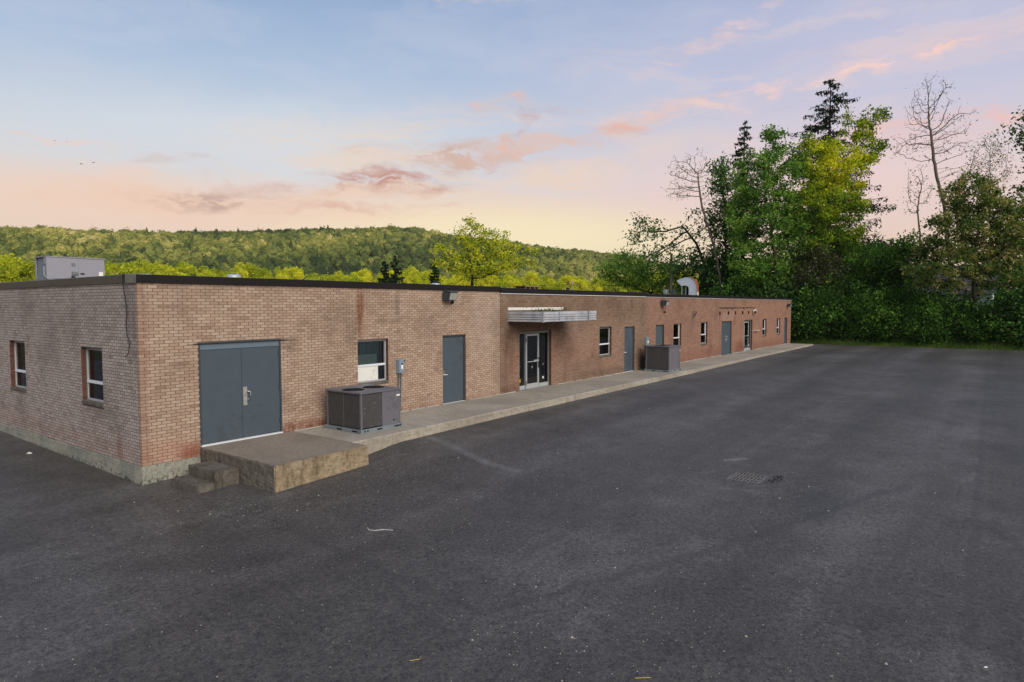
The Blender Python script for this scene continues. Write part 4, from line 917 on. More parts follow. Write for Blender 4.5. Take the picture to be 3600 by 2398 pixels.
pw = MB().quad((0, 0, -.7), (gw, 0, -.7), (gw, 0, -.05), (0, 0, -.05)).quad((0, gd_, -.7), (0, gd_, -.05), (gw, gd_, -.05), (gw, gd_, -.7)).quad((0, 0, -.7), (0, 0, -.05), (0, gd_, -.05), (0, gd_, -.7)).quad((gw, 0, -.7), (gw, gd_, -.7), (gw, gd_, -.05), (gw, 0, -.05)); pw.build('pit_wall', M['conc_dark'], r)
# broken asphalt beside the grate
mb = MB(); rg = random.Random(2)
for i in range(46):
    a = rg.uniform(0, 2 * PI); q = math.sqrt(rg.random()); x = 7.42 + .30 * q * math.cos(a); y = -10.52 + .11 * q * math.sin(a); s = rg.uniform(.012, .035); z = float(gz(x, y))
    mb.add([(x + s * math.cos(k * 1.26 + a), y + s * math.sin(k * 1.26 + a) * .8, z + .001) for k in range(5)] + [(x, y, z + s * .8)], [(k, (k + 1) % 5, 5) for k in range(5)])
M['tar'] = flat('broken_tar', (.016, .015, .012, 1), .8, var=.5, sc=40.)
tag(mb.build('broken_asphalt', M['tar']), 'crumbled dark patch of broken asphalt beside the drain grate', 'rubble'); bpy.data.objects['broken_asphalt']['kind'] = 'stuff'
# ---- litter
def litter(name, label, cat, pts, w_, mat, h=.004):
    z = [float(gz(x, y)) + .008 for x, y in pts]
    m_ = MB().tube([(x, y, zz + h) for (x, y), zz in zip(pts, z)], w_, 5); return tag(m_.build(name, mat), label, cat)
litter('cord_scrap', 'short curl of white cord on the open asphalt in front of the landing', 'cord', [(.86, -5.9), (.80, -6.0), (.83, -6.1), (.95, -6.2), (1.0, -6.35)], .0035, M['paper'])
M['straw'] = flat('dry_straw', lin(190, 160, 90), .8)
litter('twig', 'small pale twig on the asphalt near the bottom of the lot', 'twig', [(-1.58, -9.36), (-1.50, -9.42), (-1.46, -9.40)], .003, M['straw'])
litter('straw', 'yellow piece of straw on the asphalt nearest the camera', 'straw', [(-.5, -11.33), (-.42, -11.42), (-.40, -11.45)], .003, M['straw'])
tag(MB().add([(-.54, 4.9, float(gz(-.5, 4.8)) + .01), (-.42, 4.86, float(gz(-.5, 4.8)) + .015), (-.46, 4.78, float(gz(-.5, 4.8)) + .01), (-.5, 4.82, float(gz(-.5, 4.8)) + .06)], [(0, 1, 3), (1, 2, 3), (2, 0, 3)]).build('paper_scrap', M['paper']), 'crumpled white paper scrap beside the grey end wall', 'paper')
tag(MB().add([(1.66, -14.02, -.43), (1.71, -14.03, -.427), (1.70, -14.06, -.43), (1.68, -14.04, -.415)], [(0, 1, 3), (1, 2, 3), (2, 0, 3)]).build('paper_scrap', M['paper']), 'tiny white paper scrap on the asphalt at the lower right', 'paper')
for o_ in ('paper_scrap.001',): bpy.data.objects[o_].location.z = float(gz(1.7, -14.04)) + .435
# loose grit on the asphalt: nobody could count it
rng = np.random.RandomState(4); n = 1500
gx = np.concatenate([rng.uniform(-5, 14, n), rng.normal(.6, 1.1, 160), rng.uniform(-1, 1.2, 160)]); gy = np.concatenate([rng.uniform(-14, -3, n), rng.normal(-2.6, .8, 160), rng.uniform(-12, -9, 160)])
keep = ~((gx > 1.0) & (gx < 3.8) & (gy > -3.05)) & ~((gx > .1) & (gy > -2.4)); gx, gy = gx[keep], gy[keep]; n = len(gx); s = rng.uniform(.003, .011, n) * (1 + (rng.rand(n) > .96) * 1.0)
zg = gz(gx, gy); ang = rng.uniform(0, 6.28, n)
tv = np.stack([np.stack([gx + s * np.cos(ang + k * 1.571), gy + s * np.sin(ang + k * 1.571), zg + .001], -1) for k in range(4)] + [np.stack([gx, gy, zg + s * .9], -1)], 1)
F_ = np.array([(0, 1, 4), (1, 2, 4), (2, 3, 4), (3, 0, 4)])
M['grit'] = flat('pale_grit', lin(150, 142, 130), .9, var=.4, sc=2.)
link('gravel', np_mesh('gravel', tv.reshape(-1, 3), (np.arange(n)[:, None, None] * 5 + F_[None]).reshape(-1, 3), M['grit']), kind='stuff', label='loose pale grit scattered over the asphalt')
# ---- utility poles behind
r = thing('utility_pole', 'wooden utility pole with two grey transformers behind the far roof', 'utility pole', (60.25, 14.5, -.2))
MB().tube([(0, 0, 0), (0, 0, 8.8)], [.17, .13], 12).build('pole', M['wood_grey'], r, True)
for s_, dx_, dy_ in ((1, -.33, .42), (-1, .36, -.38)):
    tr_ = MB().lathe([(.27, 4.15), (.3, 4.2), (.3, 4.9), (.26, 4.98), (.08, 5.02)], (dx_, dy_, 0), 16).build('transformer', M['galv'], r, True)
    MB().lathe([(.04, 5.0), (.05, 5.1), (.03, 5.25)], (dx_, dy_ + .1, 0), 8).build('bushing', M['alu_dark'], tr_, True)
MB().box(-.05, .05, -.7, .7, 7.05, 7.13).build('cross_arm', M['wood_grey'], r); MB().tube([(.1, -.1, 4.4), (.14, -.12, 6.4)], .03, 6).build('conduit', M['pvc'], r)
MB().tube([(-.1, .3, 6.9), (-.5, 1.2, 6.75), (-.9, 2.0, 6.6)], .03, 6).build('wire_bundle', M['black'], r)
# ================================================================== VEGETATION
def leaf_mat(name, stops, trans=.45, tint=(1.25, 1.2, .55), rough=.6):
    t = material(name); a = t.n('ShaderNodeAttribute'); a.attribute_name = 'lv'
    c = t.ramp(a.outputs['Fac'], stops)
    d = t.n('ShaderNodeBsdfDiffuse'); t.put(d.inputs[0], c)
    tl = t.n('ShaderNodeBsdfTranslucent'); t.put(tl.inputs[0], t.vm('MULTIPLY', c, tint))
    m = t.n('ShaderNodeMixShader'); m.inputs[0].default_value = trans; t.l.new(d.outputs[0], m.inputs[1]); t.l.new(tl.outputs[0], m.inputs[2])
    o = t.n('ShaderNodeOutputMaterial'); t.l.new(m.outputs[0], o.inputs[0]); return t.mat
M['lf_green'] = leaf_mat('maple_leaf', [(0, (.020, .055, .012)), (.35, (.055, .14, .022)), (.7, (.14, .29, .045)), (1, (.30, .45, .08))])
M['lf_dark'] = leaf_mat('shade_leaf', [(0, (.010, .024, .009)), (.4, (.036, .09, .026)), (.72, (.085, .19, .045)), (1, (.17, .31, .07))])
M['lf_yellow'] = leaf_mat('yellow_green_leaf', [(0, (.07, .12, .014)), (.35, (.17, .22, .016)), (.7, (.34, .34, .018)), (1, (.50, .46, .025))], .5)
M['lf_mixed'] = leaf_mat('sunlit_maple_leaf', [(0, (.035, .085, .012)), (.35, (.09, .18, .02)), (.65, (.26, .36, .022)), (1, (.66, .64, .03))], .5)
M['lf_olive'] = leaf_mat('olive_leaf', [(0, (.014, .028, .009)), (.4, (.055, .11, .026)), (.7, (.14, .20, .045)), (1, (.36, .31, .12))])
M['lf_bright'] = leaf_mat('sunlit_spring_leaf', [(0, (.12, .18, .016)), (.35, (.40, .46, .03)), (.7, (.68, .66, .04)), (1, (.85, .76, .06))], .5)  # spring leaves with sunlight put into the colour
M['lf_spruce'] = leaf_mat('spruce_needles', [(0, (.007, .015, .010)), (.6, (.016, .032, .018)), (1, (.032, .052, .028))], .15)
M['lf_vine'] = leaf_mat('vine_leaf', [(0, (.025, .022, .014)), (.5, (.05, .055, .02)), (.85, (.07, .065, .03)), (1, (.34, .33, .27))])
M['lf_hill'] = leaf_mat('hill_leaf', [(0, (.034, .055, .02)), (.3, (.105, .14, .032)), (.6, (.26, .27, .055)), (.85, (.45, .40, .10)), (1, (.60, .50, .21))], .25)
M['lf_grass'] = leaf_mat('grass_blade', [(0, (.04, .07, .015)), (.5, (.09, .17, .03)), (.85, (.15, .23, .05)), (1, (.30, .25, .13))])
def bark(name, a, b):
    t = material(name); P = t.pos(); n1 = t.noise(t.scale(P, (1., 1., .25)), 9., 5., .65); n2 = t.noise(P, 1.2, 3., .6)
    return finish(t, t.mix(t.sm(n1, .3, .7), a, t.mix(n2, b, a)), .95, bump=n1, bstr=.5, bdist=.03, spec=.1)
M['bark'] = bark('grey_brown_bark', lin(74, 62, 52), lin(116, 100, 84)); M['bark_dark'] = bark('dark_bark', lin(46, 40, 36), lin(74, 64, 56)); M['bark_grey'] = bark('pale_grey_bark', lin(96, 86, 78), lin(136, 124, 114))

def leaf_quads(P, size, rng, up=.5, aspect=.62, lv=None, hang=0., spread=None):
    n = len(P); N = rng.normal(size=(n, 3)); N[:, 2] += up; N /= np.linalg.norm(N, axis=1)[:, None]
    A = rng.normal(size=(n, 3)); A[:, 2] -= hang; A -= (A * N).sum(1)[:, None] * N; A /= np.linalg.norm(A, axis=1)[:, None]; B = np.cross(N, A)
    s = (size * rng.uniform(.6, 1.35, n))[:, None]
    V = np.stack([P - A * s * .5, P + B * s * .5 * aspect - A * s * .05, P + A * s * .55, P - B * s * .5 * aspect - A * s * .05], 1).reshape(-1, 3)
    return V, np.arange(n * 4).reshape(-1, 4), np.repeat(lv if lv is not None else rng.rand(n), 4)

def colonize(rng, trunk, blobs, natt, step, kill, jit=.12, shell=.35, maxit=110, trop=.05, infl=None):
    vol = np.array([b[3] * b[3] * b[4] for b in blobs]); cnt = np.maximum(6, (natt * vol / vol.sum()).astype(int)); att = []
    for b, c in zip(blobs, cnt):
        d = rng.normal(size=(c, 3)); d /= np.linalg.norm(d, axis=1)[:, None]; rr = (shell + (1 - shell) * rng.rand(c)) ** .6
        att.append(np.array(b[:3]) + d * rr[:, None] * np.array([b[3], b[3], b[4]]))
    att = np.concatenate(att)
    pts = [np.array(trunk[0])]; par = [-1]
    for a, b in zip(trunk, trunk[1:]):
        a, b = np.array(a), np.array(b); L = np.linalg.norm(b - a); m = max(1, int(L / step))
        for i in range(1, m + 1):
            pts.append(a + (b - a) * i / m + rng.normal(size=3) * step * .06); par.append(len(pts) - 2)
    X = np.array(pts); par = list(par)
    d2 = ((att[:, None] - X[None]) ** 2).sum(-1); near = d2.argmin(1); nd = d2.min(1); alive = np.ones(len(att), bool)
    for it in range(maxit):
        idx = np.where(alive & (nd < (infl * step) ** 2))[0] if infl and it > 25 else np.where(alive)[0]
        if len(idx) == 0: break
        g = {}
        D = att[idx] - X[near[idx]]; D /= np.linalg.norm(D, axis=1)[:, None] + 1e-9
        us, inv = np.unique(near[idx], return_inverse=True); S = np.zeros((len(us), 3)); np.add.at(S, inv, D)
        S /= np.linalg.norm(S, axis=1)[:, None] + 1e-9; S += rng.normal(size=S.shape) * jit; S[:, 2] += trop; S /= np.linalg.norm(S, axis=1)[:, None]
        new = X[us] + S * step
        # drop growth that repeats an existing node
        dn = ((new[:, None] - X[None]) ** 2).sum(-1).min(1); ok = dn > (step * .45) ** 2
        if not ok.any():
            alive[idx[nd[idx] < (kill * 2) ** 2]] = False
            if it > 5 and not ok.any(): break
            continue
        new = new[ok]; o = len(X); X = np.concatenate([X, new]); par += list(us[ok])
        d2 = ((att[:, None] - new[None]) ** 2).sum(-1); m = d2.min(1); up = m < nd; near[up] = o + d2.argmin(1)[up]; nd[up] = m[up]
        alive &= nd > kill ** 2
    return X, np.array(par)

def skeleton(X, par, r0, expo=2.4, rmax=.6):
    n = len(X); ch = [[] for _ in range(n)]
    for i in range(1, n): ch[par[i]].append(i)
    r = np.zeros(n); order = list(range(n))
    # nodes are appended after their parents, so walk backwards
    acc = np.zeros(n)
    for i in range(n - 1, -1, -1):
        r[i] = r0 if not ch[i] else acc[i] ** (1 / expo)
        if par[i] >= 0: acc[par[i]] += r[i] ** expo
    return ch, np.minimum(r, rmax)
def branch_mesh(name, X, par, ch, r, mat, origin, rmin=0.):
    mb = MB(); o = np.array(origin); stack = [(0, -1)]
    while stack:
        i, p = stack.pop(); chain = ([p] if p >= 0 else []) + [i]
        while ch[i]:
            c = sorted(ch[i], key=lambda k: -r[k])
            for k in c[1:]: stack.append((k, i))
            i = c[0]; chain.append(i)
        if len(chain) < 2 or r[chain[1]] < rmin: continue
        rad = [r[k] for k in chain]
        if p >= 0: rad[0] = min(rad[0], rad[1] * 1.15)
        rad[-1] *= .4
        mb.tube([X[k] - o for k in chain], [float(v) for v in rad], 7 if rad[0] > .08 else 4, False)
    me = bpy.data.meshes.new(name); me.from_pydata(mb.v, [], mb.f); me.materials.append(mat); me.polygons.foreach_set('use_smooth', [True] * len(me.polygons)); return me

def make_tree(key, name, label, leaf, barkm, natt=420, nleaf=9000, lsize=.24, r0=.022, step=.55, seed=1, sig=.42, group=None, colour=None, leaf_r=.06, up=.5, jit=.14, rmax=.4, trop=.06, twig=None, lvb=.5, lvs=.28, kill=None, shell=.35, infl=None):
    T = TREES[key]; rng = np.random.RandomState(seed); base = T['base']
    tr = [base] + T['trunk']; X, par = colonize(rng, tr, T['blobs'], natt, step, kill or step * 1.1, jit, shell, trop=trop, infl=infl)
    ch, r = skeleton(X, par, r0, rmax=rmax); X[0, 2] -= .3
    root = thing(name, label, 'tree', tuple(base), group=group)
    link('trunk', branch_mesh('trunk', X, par, ch, r, barkm, base), root)
    if nleaf:
        tips = np.where(r < leaf_r)[0]; w = rng.rand(len(tips)) ** 1.5 + .15; w /= w.sum()
        pick = rng.choice(tips, nleaf, p=w); cl = rng.rand(len(X))           # clump tone
        P = X[pick] + rng.normal(size=(nleaf, 3)) * sig * np.array([1, 1, .7])
        lv = np.clip(lvb + (cl[pick] - .5) * lvs * 1.6 + rng.normal(size=nleaf) * lvs * .5 + (colour(P) if colour else 0.), 0, 1)
        V, Q, A = leaf_quads(P - np.array(base), lsize, rng, up, lv=lv)
        link('crown', np_mesh('crown', V, Q, leaf, attr=A), root)
    return root
TREES = {
    'sparse_leafy': {'base': [60.86, 10.02, -0.2], 'trunk': [[60.89, 10.16, 4.98], [60.01, 11.73, 9.47], [59.29, 12.87, 11.26]], 'blobs': [[57.32, 15.33, 9.47, 2.6, 2.33], [59.96, 11.97, 11.26, 2.02, 2.15], [56.55, 16.54, 11.49, 1.44, 1.17], [58.59, 13.47, 7.68, 3.59, 1.62], [60.72, 10.58, 7.22, 1.8, 2.24]]},
    'low_left': {'base': [62.61, 17.7, -0.2], 'trunk': [[62.71, 17.77, 5.15]], 'blobs': [[60.99, 20.26, 7.21, 2.83, 1.95], [62.74, 17.79, 5.89, 2.93, 1.76], [59.68, 21.9, 6.14, 1.47, 1.47]]},
    'bare_lean': {'base': [56.58, 7.38, -0.2], 'trunk': [[56.51, 7.53, 3.6], [56.23, 8.31, 8.17], [55.61, 9.55, 12.73], [55.54, 9.91, 15.64]], 'blobs': [[55.56, 9.92, 16.06, 1.08, 2.49], [54.69, 11.04, 15.64, 1.66, 2.29], [56.03, 9.19, 14.81, 1.04, 2.49], [54.37, 11.32, 13.98, 1.66, 1.25]]},
    'dark_left': {'base': [59.67, 8.26, -0.2], 'trunk': [[59.84, 8.6, 9.28], [59.95, 8.89, 14.06]], 'blobs': [[59.95, 9.0, 15.37, 1.48, 3.14], [59.94, 8.67, 11.45, 2.0, 2.79], [59.43, 9.0, 7.54, 1.74, 2.0]]},
    'green_maple': {'base': [56.53, 2.43, -0.2], 'trunk': [[56.6, 2.57, 5.55], [56.38, 3.29, 10.29], [56.17, 3.82, 13.06]], 'blobs': [[55.68, 4.59, 14.25, 2.3, 2.85], [57.15, 2.73, 15.43, 2.46, 2.61], [55.81, 4.05, 10.29, 2.77, 3.09], [54.89, 4.95, 6.54, 1.82, 2.22], [56.92, 3.29, 18.28, 1.35, 1.35], [57.08, 2.43, 11.08, 2.38, 2.77], [55.89, 3.52, 5.55, 2.38, 1.98], [57.4, 1.68, 7.52, 1.74, 2.38], [54.71, 5.6, 11.09, 1.58, 2.38]]},
    'yellow_maple': {'base': [58.81, -0.62, -0.2], 'trunk': [[58.93, -0.53, 5.54], [59.5, -0.95, 9.5], [59.9, -1.15, 13.05]], 'blobs': [[59.2, 0.05, 16.14, 2.22, 2.22], [60.47, -1.71, 15.35, 2.18, 2.38], [61.78, -3.21, 18.19, 1.27, 1.9], [62.52, -4.0, 20.33, 1.43, 1.11], [62.05, -3.65, 17.2, 1.35, 1.58], [61.05, -2.03, 20.49, 0.63, 0.95], [58.79, 0.25, 12.27, 2.77, 2.38], [60.56, -2.14, 11.87, 1.98, 2.61], [58.43, 1.21, 17.6, 1.03, 1.19], [59.36, -0.81, 8.9, 2.53, 1.98], [60.66, -2.56, 8.7, 1.58, 1.98]]},
    'bare_tall': {'base': [64.68, -10.13, -0.2], 'trunk': [[64.77, -9.87, 7.04], [64.74, -9.42, 11.71], [64.38, -8.62, 15.21], [64.3, -8.2, 18.71]], 'blobs': [[64.29, -7.97, 21.04, 2.14, 2.73], [65.32, -9.63, 17.93, 1.87, 1.95], [62.97, -6.52, 17.55, 1.56, 1.95], [64.37, -8.39, 17.54, 1.95, 2.34], [65.53, -10.19, 14.82, 1.17, 1.17], [63.65, -7.23, 19.88, 1.17, 1.56], [66.1, -10.5, 19.87, 1.17, 1.17]]},
    'bare_small': {'base': [60.91, -8.43, -0.2], 'trunk': [[60.92, -8.09, 6.91], [60.95, -7.79, 10.67]], 'blobs': [[61.04, -7.64, 13.68, 1.2, 1.81], [60.69, -7.33, 11.8, 0.98, 1.13], [61.46, -8.26, 12.92, 0.83, 1.5]]},
    'olive_big': {'base': [55.56, -12.14, -0.2], 'trunk': [[55.58, -12.12, 3.48], [55.73, -11.93, 7.81]], 'blobs': [[55.83, -11.74, 11.4, 2.2, 1.8], [54.99, -10.9, 8.31, 2.8, 2.13], [56.82, -13.28, 8.97, 2.67, 2.8], [53.88, -9.65, 5.75, 2.4, 1.67], [55.15, -11.4, 5.15, 1.33, 1.33], [56.68, -13.39, 5.74, 2.0, 1.67], [57.86, -14.51, 10.8, 1.33, 1.87], [57.92, -14.95, 6.8, 1.33, 2.33]]},
    'right_edge': {'base': [60.0, -17.24, -0.2], 'trunk': [[59.98, -17.05, 4.82], [59.98, -16.43, 11.54], [59.82, -15.92, 14.91]], 'blobs': [[58.96, -14.59, 16.86, 0.94, 1.68], [59.98, -16.01, 16.25, 1.68, 2.69], [60.68, -17.16, 13.9, 2.02, 3.37], [59.73, -16.19, 10.54, 1.68, 2.02]]},
    'budding': {'base': [75.49, -12.87, -0.2], 'trunk': [[75.72, -12.6, 9.25], [75.92, -12.4, 14.47]], 'blobs': [[76.09, -12.27, 18.38, 1.92, 1.92], [76.67, -13.2, 16.64, 1.31, 1.74], [75.36, -11.46, 16.64, 1.31, 1.31]]},
    'gap_maple': {'base': [57.85, -6.01, -0.2], 'trunk': [[57.87, -5.99, 3.53], [58.13, -6.04, 6.85]], 'blobs': [[58.0, -5.9, 6.48, 2.44, 1.92], [59.03, -7.21, 7.22, 1.7, 1.63], [57.13, -4.7, 6.85, 1.48, 1.48], [57.87, -5.99, 3.53, 1.85, 1.7], [59.41, -7.62, 8.32, 0.74, 1.11]]},
    'yellow_mid': {'base': [41.28, 26.14, -0.2], 'trunk': [[41.4, 26.22, 5.66], [41.32, 26.51, 7.7]], 'blobs': [[41.34, 26.68, 9.75, 2.05, 1.72], [42.63, 24.84, 8.52, 2.46, 1.88], [40.27, 27.92, 7.71, 1.72, 1.64], [44.06, 22.84, 7.49, 1.88, 1.31], [41.82, 25.77, 6.89, 4.09, 1.39], [45.03, 21.52, 7.29, 0.82, 1.23]]},
}
make_tree('sparse_leafy', 'sparse_tree', 'sparse leafy tree leaning out left behind the curved duct', M['lf_dark'], M['bark_dark'], 260, 3000, .26, .024, .6, 1, .42, lvb=.6)
make_tree('low_left', 'leafy_tree', 'low spreading green tree left of the utility pole', M['lf_green'], M['bark_dark'], 260, 6500, .24, .024, .55, 2, .42, lvb=.62, lvs=.4)
make_tree('bare_lean', 'bare_tree', 'slender leaning tree with bare twigs left of the tall green maple', M['lf_olive'], M['bark_grey'], 600, 420, .14, .015, .38, 3, .2, leaf_r=.03, rmax=.24, jit=.15, trop=.16, shell=.02, infl=3.5)
make_tree('dark_left', 'dark_tree', 'narrow dark leafy tree on the left flank of the green maple', M['lf_dark'], M['bark_dark'], 320, 6500, .26, .022, .55, 4, .4, lvb=.62, lvs=.4)
make_tree('green_maple', 'maple_tree', 'large fresh green maple beyond the far end of the building', M['lf_green'], M['bark'], 820, 26000, .23, .022, .55, 5, .29, lvb=.62, lvs=.44, rmax=.34)
make_tree('yellow_maple', 'maple_tree', 'tall maple with bright yellow green crown in front of the spruce', M['lf_mixed'], M['bark'], 820, 25000, .23, .022, .55, 6, .29, lvb=.54, lvs=.32, rmax=.34,
          colour=lambda P: -.16 + .62 * np.exp(-(((P[:, 1] + 1.6) / 2.6) ** 2 + ((P[:, 2] - 15.8) / 3.4) ** 2)))  # sunlit patch of the crown painted as yellower leaves
make_tree('bare_tall', 'bare_tree', 'tall bare tree with forked grey trunk right of the maples', M['lf_olive'], M['bark_grey'], 900, 520, .14, .016, .40, 7, .25, leaf_r=.03, rmax=.34, jit=.15, trop=.16, shell=.02, infl=3.5)
make_tree('bare_small', 'bare_tree', 'small bare tree just left of the tall bare tree', M['lf_olive'], M['bark_grey'], 260, 200, .14, .016, .42, 8, .22, leaf_r=.03, rmax=.2, jit=.15, trop=.16, shell=.02, infl=3.5)
make_tree('olive_big', 'broad_tree', 'broad olive green tree with tan blossom clusters at the right of the lot end', M['lf_olive'], M['bark_dark'], 800, 27000, .21, .02, .55, 9, .28, lvb=.62, lvs=.46)
make_tree('right_edge', 'edge_tree', 'tall leafy tree cut off by the right picture edge', M['lf_dark'], M['bark_dark'], 420, 7500, .25, .022, .6, 10, .42, lvb=.6)
make_tree('budding', 'budding_tree', 'thin budding tree behind the broad olive tree', M['lf_olive'], M['bark_grey'], 300, 1300, .16, .012, .5, 11, .35, leaf_r=.03, lvb=.55)
make_tree('gap_maple', 'young_maple', 'mid green young maple filling the gap below the bare trees', M['lf_green'], M['bark_dark'], 420, 13000, .22, .02, .5, 12, .38, lvb=.42, lvs=.42)
make_tree('yellow_mid', 'yellow_tree', 'open spreading yellow green tree behind the brown brick section', M['lf_bright'], M['bark_dark'], 480, 7500, .21, .022, .5, 13, .28, lvb=.42, lvs=.4, jit=.16)

def spruce(name, label, top, base_z, rad, seed, drop=.35, layers=34, dens=1., lean=0., skirt=0.):
    rng = np.random.RandomState(seed); H = top[2] - base_z
    root = thing(name, label, 'tree', (top[0], top[1], base_z))
    mb = MB(); mb.tube([(0, 0, -.3), (0, 0, H * .5), (0, 0, H * .995)], [H * .017, H * .010, .02], 8, False)
    Ps = []; Ls = []; Us = []
    for i in range(layers):
        f = (i + .6) / layers; z = H * (1 - f * .93); R = rad * (f ** .52) * rng.uniform(.72, 1.12)
        nb = int(4 + 4 * min(1, f * 2))
        for b in range(nb):
            a = rng.uniform(0, 2 * PI); L = R * rng.uniform(.65, 1.1); d = np.array([math.cos(a), math.sin(a), 0])
            s = np.linspace(0, 1, 6); pts = [np.array([0, 0, z]) + d * L * t_ + np.array([0, 0, L * (.10 * t_ - drop * t_ * t_ + .22 * t_ ** 4)]) for t_ in s]
            mb.tube(pts, [max(.012, .035 * L * .3) * (1 - .8 * t_) for t_ in s], 4, False)
            m = int(max(6, L * 22 * dens)); t_ = rng.uniform(.12, 1.02, m); side = rng.normal(size=m) * .16 * L * (1 - t_ * .6)
            px = np.array(pts); base = np.stack([np.interp(t_, s, px[:, k]) for k in range(3)], -1); sd = np.array([-d[1], d[0], 0])
            base += side[:, None] * sd; base[:, 2] -= np.abs(rng.normal(size=m)) * (.10 + .10 * L * .3) + np.abs(side) * .25
            Ps.append(base)
    link('trunk', bpy.data.meshes.new('t'), root).data = (lambda me: (me.from_pydata(mb.v, [], mb.f), me.materials.append(M['bark_dark']), me)[2])(bpy.data.meshes.new('trunk'))
    P = np.concatenate(Ps); V, Q, A = leaf_quads(P, .34, rng, .2, .34, hang=1.1)
    link('crown', np_mesh('crown', V, Q, M['lf_spruce'], attr=A), root); return root
spruce('spruce_tree', 'tallest dark spruce rising behind the yellow green maple', (71.3, 1.58, 27.3), 0., 8.0, 1, .36, 46, 1.2)
spruce('spruce_tree', 'dark narrow spruce with its tip above the green maple', (63.6, 8.12, 22.3), 0., 3.8, 2, .45, 40, 1.2)
spruce('spruce_tree', 'taller of the two dark spruces behind the tan roof', (46.24, 41.77, 8.9), -.8, 1.9, 3, .2, 26, 1.6)
spruce('spruce_tree', 'shorter of the two dark spruces behind the tan roof', (46.88, 44.22, 8.4), -.8, 1.8, 4, .2, 26, 1.6)
spruce('spruce_tree', 'dark spruce half hidden left of the open yellow tree', (52.57, 41.68, 9.0), -.8, 1.9, 5, .2, 26, 1.5)

# ---- shrubs and understorey along the lot end
def shrub_proto(name, label, leafm, seed, nleaf, lsize, cat='shrub', group=None, H=3.2, Rr=2.0, lvb=.5, lvs=.4):
    rng = np.random.RandomState(seed); root = thing(name, label, cat, (0, 0, 0), group=group); mb = MB(); tips = []
    for i in range(9):
        a = rng.uniform(0, 6.28); r_ = rng.uniform(.2, .75) * Rr; h = H * rng.uniform(.55, .95)
        p0 = np.array([rng.normal() * .12, rng.normal() * .12, -.2]); p2 = np.array([r_ * math.cos(a), r_ * math.sin(a), h]); p1 = (p0 + p2) / 2 + np.array([0, 0, .25 * h]) * .4
        pts = [(1 - t_) ** 2 * p0 + 2 * t_ * (1 - t_) * p1 + t_ * t_ * p2 for t_ in np.linspace(0, 1, 6)]
        mb.tube(pts, [.05, .04, .032, .025, .018, .008], 5, False)
        for t_ in rng.uniform(.2, 1, 12): tips.append((1 - t_) ** 2 * p0 + 2 * t_ * (1 - t_) * p1 + t_ * t_ * p2 + rng.normal(size=3) * .4)
    tips = np.array(tips); extra = rng.normal(size=(90, 3)); extra /= np.linalg.norm(extra, axis=1)[:, None]
    extra = extra * np.array([Rr, Rr, H * .5]) * (rng.uniform(.55, 1.0, 90) ** .5)[:, None] + np.array([0, 0, H * .52]); tips = np.concatenate([tips, extra[extra[:, 2] > .05]])
    pick = rng.randint(0, len(tips), nleaf); cl = rng.rand(len(tips)); P = tips[pick] + rng.normal(size=(nleaf, 3)) * .26
    P[:, 2] = np.abs(P[:, 2]); lv = np.clip(lvb + (cl[pick] - .5) * lvs * 1.5 + rng.normal(size=nleaf) * lvs * .5, 0, 1)
    V, Q, A = leaf_quads(P, lsize, rng, .7, lv=lv)
    link('stems', (lambda me: (me.from_pydata(mb.v, [], mb.f), me.materials.append(M['bark_dark']), me)[2])(bpy.data.meshes.new('stems')), root)
    link('foliage', np_mesh('foliage', V, Q, leafm, attr=A), root); return root
gU = 'leafy bushes along the end of the lot'
lS = 'dark green leafy bush in the row along the far end of the lot'
pA = shrub_proto('leafy_bush', lS, M['lf_dark'], 1, 6500, .2, group=gU, lvb=.48, lvs=.62); pB = shrub_proto('leafy_bush', lS, M['lf_green'], 2, 6500, .18, group=gU, H=3.6, Rr=1.9, lvb=.3, lvs=.42)  # leaf tone lowered to hold the shade beneath the trees
pC = shrub_proto('vine_tangle', 'brown tangle of vines and pale blossom over a broken trunk below the maples', M['lf_vine'], 3, 8000, .17, 'vines', H=6.5, Rr=2.4, lvb=.5, lvs=.5)
pC.location = (56.2, -1.0, 1.6); pC.scale = (1., 1., 1.02)
spots = [(53.9, .6, 1.1), (54.2, -1.6, 1.25), (54.6, -3.6, .8), (54.1, -5.6, 1.15), (54.6, -7.4, .7), (54.2, -9.4, 1.0), (54.7, -11.3, .65), (54.3, -13.0, .95), (54.5, -15.2, 1.2), (54.6, -17.4, .9),
         (56.5, 1.6, 1.7), (57.0, -2.2, 1.55), (57.4, -5.6, 1.35), (57.2, -8.6, 1.15), (57.6, -12.8, .85), (57.5, -16.2, 1.5), (54.8, 3.6, 1.5), (55.5, 6.5, 1.4), (56, 9.6, 1.2), (55.6, -.6, 1.25), (55.6, -4.4, 1.1), (55.5, -7.6, 1.2), (55.7, -10.6, 1.1), (55.8, -14.6, 1.05)]
ORD = ['first', 'second', 'third', 'fourth', 'fifth', 'sixth', 'seventh', 'eighth', 'ninth', 'tenth']
def bush_label(i):
    if i < 10: return f'leafy green bush, {ORD[i]} from the building in the front row at the lot end'
    if i < 16: return f'tall dark bush, {ORD[i - 10]} from the building in the back row at the lot end'
    if i < 19: return f'{ORD[i - 16]} of three dark bushes seen over the far roof end'
    return f'leafy bush, {ORD[i - 19]} from the building in the middle row at the lot end'
rg = random.Random(6)
for i, (x, y, s) in enumerate(spots):
    pr = (pA, pB)[i % 2]
    if i < 2: pr.location = (x, y, .0); pr.scale = (s, s, s); pr.rotation_euler.z = rg.uniform(0, 6)
    else: pr_ = dup(pr, (x, y, 0.), rg.uniform(0, 6.28), (s, s, s * rg.uniform(.9, 1.1)))
    (pr if i < 2 else pr_)['label'] = bush_label(i)
